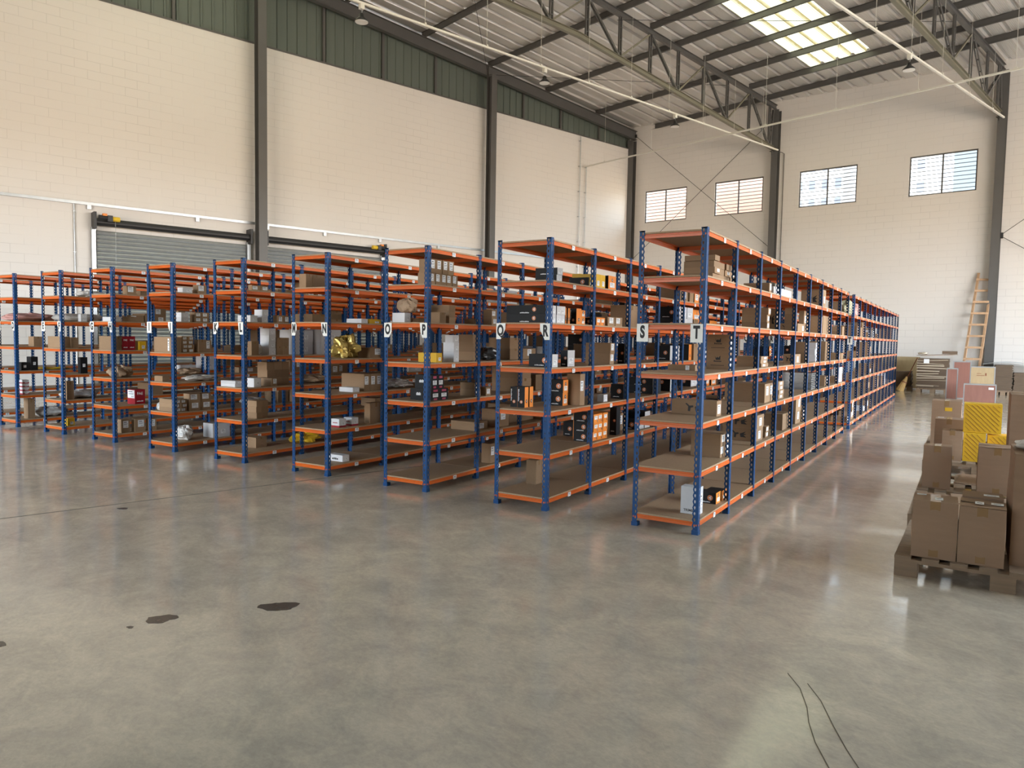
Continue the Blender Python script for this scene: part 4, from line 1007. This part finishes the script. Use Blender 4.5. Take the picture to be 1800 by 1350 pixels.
lump('foil_package', 'gold', X[3] - .22, .50, 1.322, .24, .30, .24, 'gold foil wrapped package on the fourth shelf of rack M N', 'package', 8, rough=.75)
lump('plastic_bag', 'clear', X[4] - .2, .33, 1.322, .2, .11, .13, 'clear plastic bag on the fourth shelf of rack K L', 'bag', 5)
lump('plastic_bag', 'sackpink', X[8] - .30, .35, 1.734, .34, .8, .13, 'pinkish plastic bag on the fifth shelf of rack C D', 'bag', 6)
lump('plastic_bag', 'clear', X[7] - .36, .45, 1.734, .28, .7, .12, 'grey plastic bag on the fifth shelf of rack E F', 'bag', 7)
lump('plastic_bag', 'clear', X[8] - .28, .63, .122, .36, .6, .16, 'large clear plastic bag on the bottom shelf of rack C D', 'bag', 8)
lump('plastic_bag', 'clear', X[7] - .30, .40, .527, .34, .55, .12, 'plastic bag on the second shelf of rack E F', 'bag', 9)
lump('plastic_parcel', 'brownbag', X[6] - .2, .22, .924, .24, .36, .16, 'plastic wrapped brown parcel on the third shelf of rack G H', 'parcel', 10)
lump('plastic_bag', 'clear', X[6] - .27, .20, 1.322, .10, .2, .045, 'small crinkled bag in front of the red boxes, rack G H', 'bag', 21)
lump('plastic_bag', 'clear', X[5] - .2, .28, .122, .25, .20, .19, 'clear plastic bag on the bottom shelf of rack I J', 'bag', 11)
lump('plastic_bag', 'clear', X[5] - .46, .10, .527, .12, .08, .10, 'clear plastic bag on the second shelf of rack I J', 'bag', 12)
lump('plastic_bag', 'clear', X[5] - .2, .55, .924, .22, .5, .08, 'clear plastic bag on the third shelf of rack I J', 'bag', 13)
lump('woven_sack', 'sack', X[0] - .22, Y2 + .45, 2.122, .3, .5, .28, 'green grey woven sack on the rear rack of row S T', 'sack', 14)
lump('pink_sack', 'sackpink', X[0] - .2, Y2 + 1.25, 2.122, .3, .5, .26, 'pale pink sack on the rear rack of row S T', 'sack', 15)
lump('plastic_bag', 'slate', X[2] - .3, 1.5, 1.322, .3, .3, .14, 'dark plastic bag on the fourth shelf of rack O P', 'bag', 16)
lump('yellow_bag', 'yellow', X[4] - .2, 1.15, .122, .26, .42, .13, 'yellow plastic bag on the bottom shelf of rack K L', 'bag', 60, rough=.5)
USED[(4, 0, 1, 1)] = 1
lump('yellow_bag', 'yellow', X[8] - .3, .72, .924, .34, .5, .035, 'flat yellow plastic bag on the third shelf of rack C D', 'bag', 61)
for r, L, y in ((3, 3, 1.5), (4, 3, 1.4), (5, 2, 1.5), (6, 3, 1.4), (2, 3, 3.2), (7, 6, .6)):
    lump('plastic_bag', 'clear' if r % 2 else 'brownbag', X[r] - .3, y, ZB[L - 1] + .002, .34, .4, .1, 'crumpled plastic bag deeper in rack %s, shelf %d from the floor' % (NAMES[r], L), 'bag', 30 + r)
    USED[(r, 0, int(y / B_), L)] = [(0, 9)]
USED[(3, 0, 0, 4)] = 1
# deeper bays: the same kinds of goods as the photograph shows between the uprights
rn = random.Random(5)
def fill(r, blk, bay, L, dense):
    if (r, blk, bay, L) in USED or rn.random() > dense: return
    y = (Y2 if blk else 0) + bay * B_ + .06; ye = y + B_ - .12; z = ZB[L - 1]; T = X[r]
    top = ZB[L] - .07 - z if L < 7 else .3
    while y < ye - .15:
        if rn.random() < .2: y += rn.uniform(.1, .3); continue
        dy = rn.uniform(.16, .42); dy = min(dy, ye - y); dx = rn.uniform(.2, .42); h = rn.uniform(.09, .24)
        if r == 1: kind = rn.choice(['k', 'ko', 'kw', 'kw', 'bl', 'b', 'kov'])
        elif r == 2: kind = rn.choice(['b', 'bl', 'bl', 'k', 'b'])
        elif r == 0: kind = rn.choice(['b', 'bl', 'bl', 'b', 'w'])
        else: kind = rn.choice(['b', 'bl', 'b', 'bl', 'w', 'b'])
        if kind == 'kov': dy = min(dy, .12); h = min(.22, top)
        nz = rn.choice([1, 1, 2]); H = min(h * nz, top)
        x1 = T - rn.choice([.055, .06, .08, .2]); x0 = max(T - D_ + .05, x1 - dx)
        place(r, L, round(x0, 3), round(x1, 3), round(y, 3), round(y + dy, 3), z, H, (1, 1, nz), kind); y += dy + .02
for r in range(1, 9):
    for L in (2, 3, 4, 5, 6):
        for bay in range(0, 9):
            if bay == 0 and (r, 0, 0, L) not in USED: continue
            dens = (.62 if r < 3 else .36 if r < 5 else .2) * (1.3 if bay in (1, 2) else .45 if bay > 4 else .9)
            if L == 6: dens *= .35
            fill(r, 0, bay, L, dens)
for L in (1, 2, 3, 4, 5, 6):
    for bay in range(0, 11): fill(0, 1, bay, L, (.6 if L < 6 else .3) * (1 if bay < 6 else .5))
for L in (2, 3, 4): 
    for bay in range(0, 4): fill(1, 1, bay, L, .25)
LV = ['', 'first shelf', 'second shelf', 'third shelf', 'fourth shelf', 'fifth shelf', 'sixth shelf', 'top shelf']
groups = {}
for e in LOC: groups.setdefault(e[1:5], []).append(e)
for (r, blk, bay, L), es in groups.items():
    cl = []      # cluster by y
    for e in sorted(es, key=lambda e: e[5]):
        if cl and abs(cl[-1][0][5] - e[5]) < .02: cl[-1].append(e)
        else: cl.append([e])
    for i, c in enumerate(cl):
        zs = sorted({round(e[6], 2) for e in c})
        for e in c:
            o, d = e[0], e[8]
            pos = 'alone' if len(cl) == 1 and len(c) == 1 else (ords[i] + ' from front' if len(cl) > 1 else '')
            lay = '' if len(zs) == 1 else (['lower', 'upper'] if len(zs) == 2 else ['lowest', 'second up', 'third up', 'fourth up', 'fifth up', 'sixth up', 'seventh up', 'eighth up', 'ninth up'])[zs.index(round(e[6], 2))]
            same = sorted([x for x in c if round(x[6], 2) == round(e[6], 2)], key=lambda x: x[7])
            side = '' if len(same) == 1 else (' left' if same.index(e) == 0 else ' right')
            parts = [x for x in (lay + side, pos) if x.strip()]
            tag(o, '%s, %s%s up, %s bay %srack %s' % (d, ', '.join(p.strip() for p in parts) + ', ' if parts else '', LV[L], ords[bay], 'rear ' if blk else '', NAMES[r]), 'box',
                'goods in rack %s' % NAMES[r])

# ---------------------------------------------------------------- pallets and boxes by the right edge
def pallet(x, y, label, w=1.2, d=1.2, rz=0.0):
    t = thing('wooden_pallet', label, 'pallet', (x, y, 0), rz)
    rn = random.Random(int(x * 100 + y * 37))
    for j in range(3):
        for i in range(3):
            bx = i * (w - .14) / 2; by = j * (d - .12) / 2; b = MB(); b.box(bx, bx + .14, by, by + .12, .0, .10); b.build('pallet_block', MT['wood'], t)
    for j in range(3):
        by = j * (d - .12) / 2; b = MB(); b.box(0, w, by, by + .12, .1002, .122); b.build('stringer_board', MT['wood'], t)
    k = 8
    for i in range(k):
        bx = i * (w - .10) / (k - 1); b = MB(); e = rn.uniform(-.008, .008); b.box(bx, bx + .10, -.01 + e, d + .01 + e, .1222, .143); b.build('deck_board', MT['wood'], t)
    return t
pallet(-.36, -.20, 'worn wooden pallet at the right edge carrying two tall cartons', 1.25, 1.2, -.02)
pallet(-.37, 1.25, 'second wooden pallet from the camera, flat cardboard on it')
pallet(-.37, 2.55, 'third wooden pallet from the camera, under single tall cartons')
pallet(-.42, 4.72, 'fourth wooden pallet from the camera, under the yellow boxes')
pallet(-.46, 6.35, 'farthest wooden pallet of the row at the right edge')
def bigbox(x0, x1, y0, y1, z, h, label, m='pcarton', rz=0, name='cardboard_box', tape=True, flap=0, bulge=.006, labels=(), cat='box', tlt=0):
    w, d = x1 - x0, y1 - y0; t = MB(); n = 6
    # gently bowed faces
    def P(a, c, zz):
        k = math.sin(math.pi * min(max(zz, 0), 1)); bx = bulge * k * math.sin(math.pi * (c)); by = bulge * k * math.sin(math.pi * a)
        return a, c, bx, by
    vs, fs = [], []
    ring = [(i / n, 0) for i in range(n)] + [(1, i / n) for i in range(n)] + [(1 - i / n, 1) for i in range(n)] + [(0, 1 - i / n) for i in range(n)]
    N = len(ring)
    for j in range(n + 1):
        zz = j / n; k = math.sin(math.pi * zz)
        for a, c in ring:
            x = (a - .5) * w; y = (c - .5) * d
            if c in (0, 1): y += (1 if c else -1) * bulge * k * math.sin(math.pi * a)
            if a in (0, 1): x += (1 if a else -1) * bulge * k * math.sin(math.pi * c)
            vs.append((x, y, zz * h))
    for j in range(n):
        for i in range(N): fs.append((j * N + i, j * N + (i + 1) % N, (j + 1) * N + (i + 1) % N, (j + 1) * N + i))
    fs.append(tuple(range(N))[::-1]); fs.append(tuple(n * N + i for i in range(N)))
    t.add(vs, fs); o = t.build(name, MT[m], loc=((x0 + x1) / 2, (y0 + y1) / 2, z), rz=rz); tag(o, label, cat)
    if tape:
        t = MB(); t.box(-.03, .03, -d / 2 - .002, d / 2 + .002, h, h + .0015); t.box(-.03, .03, -d / 2 - .0025, -d / 2 + .004, h - .08, h + .001); t.build('packing_tape', MT['tape'], o); t = MB(); t.box(-.028, .028, -d / 2 - .0025 , -d / 2 + .004, .012, .095); t.build('packing_tape', MT['tape'], o)
    if flap:
        t = MB()
        t.bar((-w / 2, -d / 4 - .002, h + .004), (w / 2, -d / 4 - .002, h + .006), d / 2 - .004, .003); t.bar((-w / 2, d / 4 + .002, h + .006 + flap), (w / 2, d / 4 + .002, h + .004), d / 2 - .004, .003)
        t.build('top_flap', MT[m], o)
    for (lx, ly, lw_, ld, rr) in labels:
        t = MB(); zt_ = h + (.009 + flap if flap else .002); t.box(lx - lw_ / 2, lx + lw_ / 2, ly - ld / 2, ly + ld / 2, zt_, zt_ + .0012, 0); t.box(lx - lw_ * .3, lx + lw_ * .3, ly - ld * .1, ly + ld * .05, zt_ + .0012, zt_ + .0016, 1)
        t.build('shipping_label', [MT['paper'], MT['ink']], o)
    return o
Zp = .1435
bigbox(-.27, -.005, -.165, .11, Zp, .388, 'tall brown carton at the near left corner of the nearest pallet', labels=((-.085, .09, .06, .04, 0), (0.02, -.02, .05, .09, 0)), rz=.03)
bigbox(.008, .268, -.165, .10, Zp, .38, 'tall brown carton with raised flaps, right one on the nearest pallet', flap=.006, labels=((-.02, -.03, .05, .09, 0), (.08, -.01, .07, .07, 0)), rz=-.02)
bigbox(.02, .26, .13, .36, Zp, .40, 'brown taped carton directly behind the right tall carton', tape=False, labels=((.05, -.02, .09, .06, 0),))
c = bigbox(.30, .86, -.03, .55, Zp, .74, 'very large brown carton cut by the right edge of the picture', tape=False, bulge=.02)
lump('bubble_wrap', 'clear', .58, .26, .885, .54, .50, .07, 'crumpled bubble wrap lying on the very large right carton', 'wrapping', 40)
b = MB(); b.box(0, 1.1, 0, 1.12, 0, .006); tag(b.build('cardboard_sheet', MT['pcarton'], loc=(-.33, 1.22, Zp + .0005), rz=.02), 'flat cardboard sheet covering the second pallet', 'cardboard sheet')
b = MB(); b.box(0, .5, 0, .7, 0, .006); tag(b.build('cardboard_sheet', MT['pcarton'], loc=(-.045, 3.10, Zp + .0005), rz=-.08), 'flat cardboard sheet behind the tall carton on the third pallet', 'cardboard sheet')
b = MB(); b.box(0, .55, 0, .5, 0, .006); tag(b.build('cardboard_sheet', MT['pcarton'], loc=(-.05, 1.9, Zp + .007), rz=.05), 'small cardboard sheet lying askew between two tall cartons', 'cardboard sheet')
bigbox(-.33, -.085, 2.66, 2.86, Zp, .43, 'single tall brown carton standing alone on the left of the third pallet')
bigbox(.14, .45, 2.56, 2.86, Zp + .008, .455, 'tall brown carton with white topped lid right of the lone carton', flap=.004)
bigbox(.40, .95, 3.12, 3.62, Zp, .955, 'tallest brown carton, cut by the right edge behind the wrapped one', flap=.004)
bigbox(-.22, .0, 4.88, 5.16, Zp, .37, 'short brown carton left of the yellow boxes, before two higher ones')
bigbox(-.32, .0, 5.40, 5.75, Zp, .47, 'medium brown carton between the short and the tall one left of yellow boxes', labels=((-.1, .05, .07, .05, 0),))
o = bigbox(-.40, -.03, 6.42, 6.85, Zp, .645, 'tall brown carton with a small yellow sticker at the back of the row')
b = MB(); b.box(-.02, .07, -.222, -.216, .50, .55); b.build('yellow_sticker', MT['ybox'], o)
def striped(x0, x1, y0, y1, z, h, label):
    o = bigbox(x0, x1, y0, y1, z, h, label, 'ybox', name='yellow_box', tape=False, bulge=.001)
    w, d = x1 - x0, y1 - y0; t = MB(); k = -h + .06
    while k < w - .04:       # diagonal dark pinstripes on the front face
        a0 = max(k, .02); b0 = min(k + h - .04, w - .02)
        if b0 > a0 + .02: t.bar((a0 - w / 2, -d / 2 - .0032, h - .02 - (a0 - k)), (b0 - w / 2, -d / 2 - .0032, h - .02 - (b0 - k)), .003, .0035, 0, (0, 1, 0))
        k += .055
    t.build('diagonal_stripes', MT['rust'], o)
    return o
striped(.01, .245, 4.92, 5.20, Zp, .36, 'yellow striped box below, left one of the lower pair')
striped(.265, .50, 5.0, 5.28, Zp, .34, 'yellow striped box below, right one of the lower pair')
striped(.0, .40, 4.95, 5.22, Zp + .362, .365, 'large yellow striped box on top of two yellow boxes')

# ---------------------------------------------------------------- far end: crates, stacks, ladder, broom
def crate(x0, x1, y0, y1, h, label, m='ply', z=0, rz=0):
    t = thing('plywood_crate', label, 'crate', ((x0 + x1) / 2, (y0 + y1) / 2, z), rz); w, d = (x1 - x0) / 2, (y1 - y0) / 2
    b = MB(); b.box(-w, w, -d, d, .0, h); b.build('crate_body', MT[m], t)
    b = MB(); e = .025
    for s in (-1, 1):
        b.box(*sorted((s * (w + .003), s * (w - e))), -d - .003, -d, .0, h)
    b.box(-w, w, -d - .0035, -d, h - e, h + .003); b.box(-w, w, -d - .0035, -d, 0, e); b.box(-w, w, -d, d, h, h + .003)
    b.build('metal_edging', MT['galv'], t)
    return t
crate(-.49, -.20, 19.28, 19.75, .92, 'narrow upright red brown plywood crate, front one')
crate(-.34, .12, 19.95, 20.25, 1.12, 'tallest red brown plywood crate, behind the narrow one')
t = crate(.0, .74, 20.3, 20.7, .97, 'beige plywood crate with printed marks behind the low crate', 'beigeply')
b = MB(); b.box(-.1, .1, -.206, -.203, .70, .715, 0); b.box(-.1, .02, -.206, -.203, .76, .772, 0); b.box(.12, .15, -.206, -.203, .70, .78, 0); b.build('printed_mark', [MT['rust']], t)
b = MB(); b.box(-.06, .08, -.2065, -.203, .22, .36, 0); b.build('shipping_label', MT['paper'], t)
t = crate(-.04, .72, 18.0, 18.35, .54, 'low red brown plywood crate in front of the beige one', rz=.0)
b = MB(); b.box(.2, .32, -.183, -.178, .40, .46, 0); b.build('shipping_label', MT['paper'], t)
# film-wrapped stack of flattened cartons on a pallet
pallet(-1.42, 22.45, 'wooden pallet under the film wrapped stack of flattened cartons', .95, 1.0)
t = thing('wrapped_stack', 'film wrapped stack of flattened brown cartons on a pallet near the back wall', 'carton stack', (-.95, 22.95, .1435))
b = MB(); rn = random.Random(2); z = 0; MT['fold'] = random_tint(mat('folded_brown_cartons', (0.14, 0.095, 0.062), .8, noise=(4, .2, (1, 1, 30))), .1)
while z < .98:
    j = rn.uniform(-.015, .015); b.box(-.46 + j, .46 + j, -.46 + j, .46, z, z + .036); z += .04
b.build('flattened_cartons', MT['fold'], t)
b = MB(); 
for k in range(11):
    z = .05 + k * .088 + rn.uniform(-.03, .03); a = rn.uniform(-.06, .06); hh = rn.uniform(.008, .035)
    b.bar((-.483, -.485, z), (.2 + rn.uniform(-.3, .28), -.487, z + a), .004, hh, 0, (0, 0, 1)); b.bar((-.485, -.485, z), (-.485, .47, z - a), .004, hh, 0, (0, 0, 1))
b.build('film_bands', MT['film'], t)
b = MB(); b.box(-.28, -.12, -.492, -.484, .84, .98); b.build('shipping_label', MT['paper'], t)
lump('stretch_film', 'film', -1.28, 22.62, 1.272, .3, .3, .08, 'loose crumpled film on the corner of the wrapped stack', 'film', 50)
b = MB(); b.bar((-.55, -.15, .0), (.5, .12, .05), .75, .012); o = tag(b.build('cardboard_sheet', MT['pcarton'], loc=(-.85, 23.0, 1.235)), 'large flat cardboard sheet lying on the wrapped stack', 'cardboard sheet')
o_ = bigbox(-.72, -.28, 22.85, 23.2, 1.30, .10, 'flat dark carton tray on top of the wrapped stack', 'fold', tape=False)
# low stacks along the back wall
def stack(x0, x1, y0, y1, h, label, z0=.1435, pal=None):
    if pal: pallet(x0 - .02, y0, pal, x1 - x0 + .04, y1 - y0)
    t = thing('carton_stack', label, 'carton stack', ((x0 + x1) / 2, (y0 + y1) / 2, z0)); w, d = (x1 - x0) / 2, (y1 - y0) / 2
    rn = random.Random(int(x0 * 50)); b = MB(); z = 0
    while z < h: j = rn.uniform(-.02, .02); b.box(-w + j, w + j, -d + j, d, z, z + .034); z += .04
    b.build('flattened_cartons', MT['fold'], t)
    return t
stack(-2.75, -1.62, 23.0, 23.95, .50, 'low stack of flattened cartons between the racks and the wrapped stack', pal='wooden pallet under the low carton stack behind the broom')
b = MB(); b.bar((-2.9, 24.42, .60), (-1.45, 24.22, .60), .012, 1.15, 0, (0, .25, 1)); tag(b.build('leaning_board', MT['beigeply']), 'tan board leaning on the back wall behind the broom', 'board')
stack(.80, 1.28, 22.85, 23.6, .82, 'higher stack of flattened cartons right of the beige crate', pal='wooden pallet under the higher carton stack right of the crates')
stack(1.33, 2.6, 23.0, 23.7, .58, 'long lower stack of flattened cartons at the right edge', pal='wooden pallet under the lower carton stack at the right edge')
b = MB(); pts = []
for i in range(9): a = i / 8; pts.append((.45 + 2.0 * a, 23.45, .99 + .11 * math.sin(math.pi * min(1, a * 1.15)) - .12 * a * a))
for i in range(8): b.bar(pts[i], pts[i + 1], .7, .012)
tag(b.build('bowed_sheet', MT['galv']), 'thin bowed sheet lying across the carton stacks at the right', 'sheet')
# ladder leaning on the back wall
t = thing('wooden_ladder', 'rough wooden ladder leaning on the back wall beside the column', 'ladder', (0, 0, 0))
FL, FR = Vector((-.18, 23.25, 0)), Vector((.30, 23.20, 0)); TL, TR = Vector((.21, 24.20, 4.10)), Vector((.60, 24.14, 3.85))
for A, C in ((FL, TL), (FR, TR)):
    b = MB(); b.bar(A, C, .07, .05); b.build('side_rail', MT['wood2'], t)
for k in range(10):
    q = .09 + k * .095; A, C = FL.lerp(TL, q), FR.lerp(TR, q * 4.1 / 3.85 if q * 4.1 / 3.85 < 1 else 1)
    d = (C - A).normalized(); b = MB(); b.bar(A - d * .04 + Vector((0, -.035, 0)), C + d * .04 + Vector((0, -.035, 0)), .022, .07); b.build('rung', MT['wood2'], t)
# broom
t = thing('broom', 'straw broom with red brown handle leaning on the wrapped stack', 'broom', (0, 0, 0))
b = MB(); b.tube([(-1.72, 22.72, .45), (-1.43, 22.62, 1.16)], .014, 8); b.build('broom_handle', MT['rust'], t)
b = MB(); D0 = Vector((-1.74, 22.72, .44)); D1 = Vector((-1.93, 22.66, .0))
b.tube([D0 + Vector((.01, 0, .06)), D0, D0.lerp(D1, .3), D0.lerp(D1, .65), D1], [.03, .045, .085, .11, .135], 12); b.build('broom_head', MT['straw'], t)
b = MB(); b.tube([D0.lerp(D1, .28), D0.lerp(D1, .34)], [.092, .098], 12); b.build('broom_binding', MT['rust'], t)
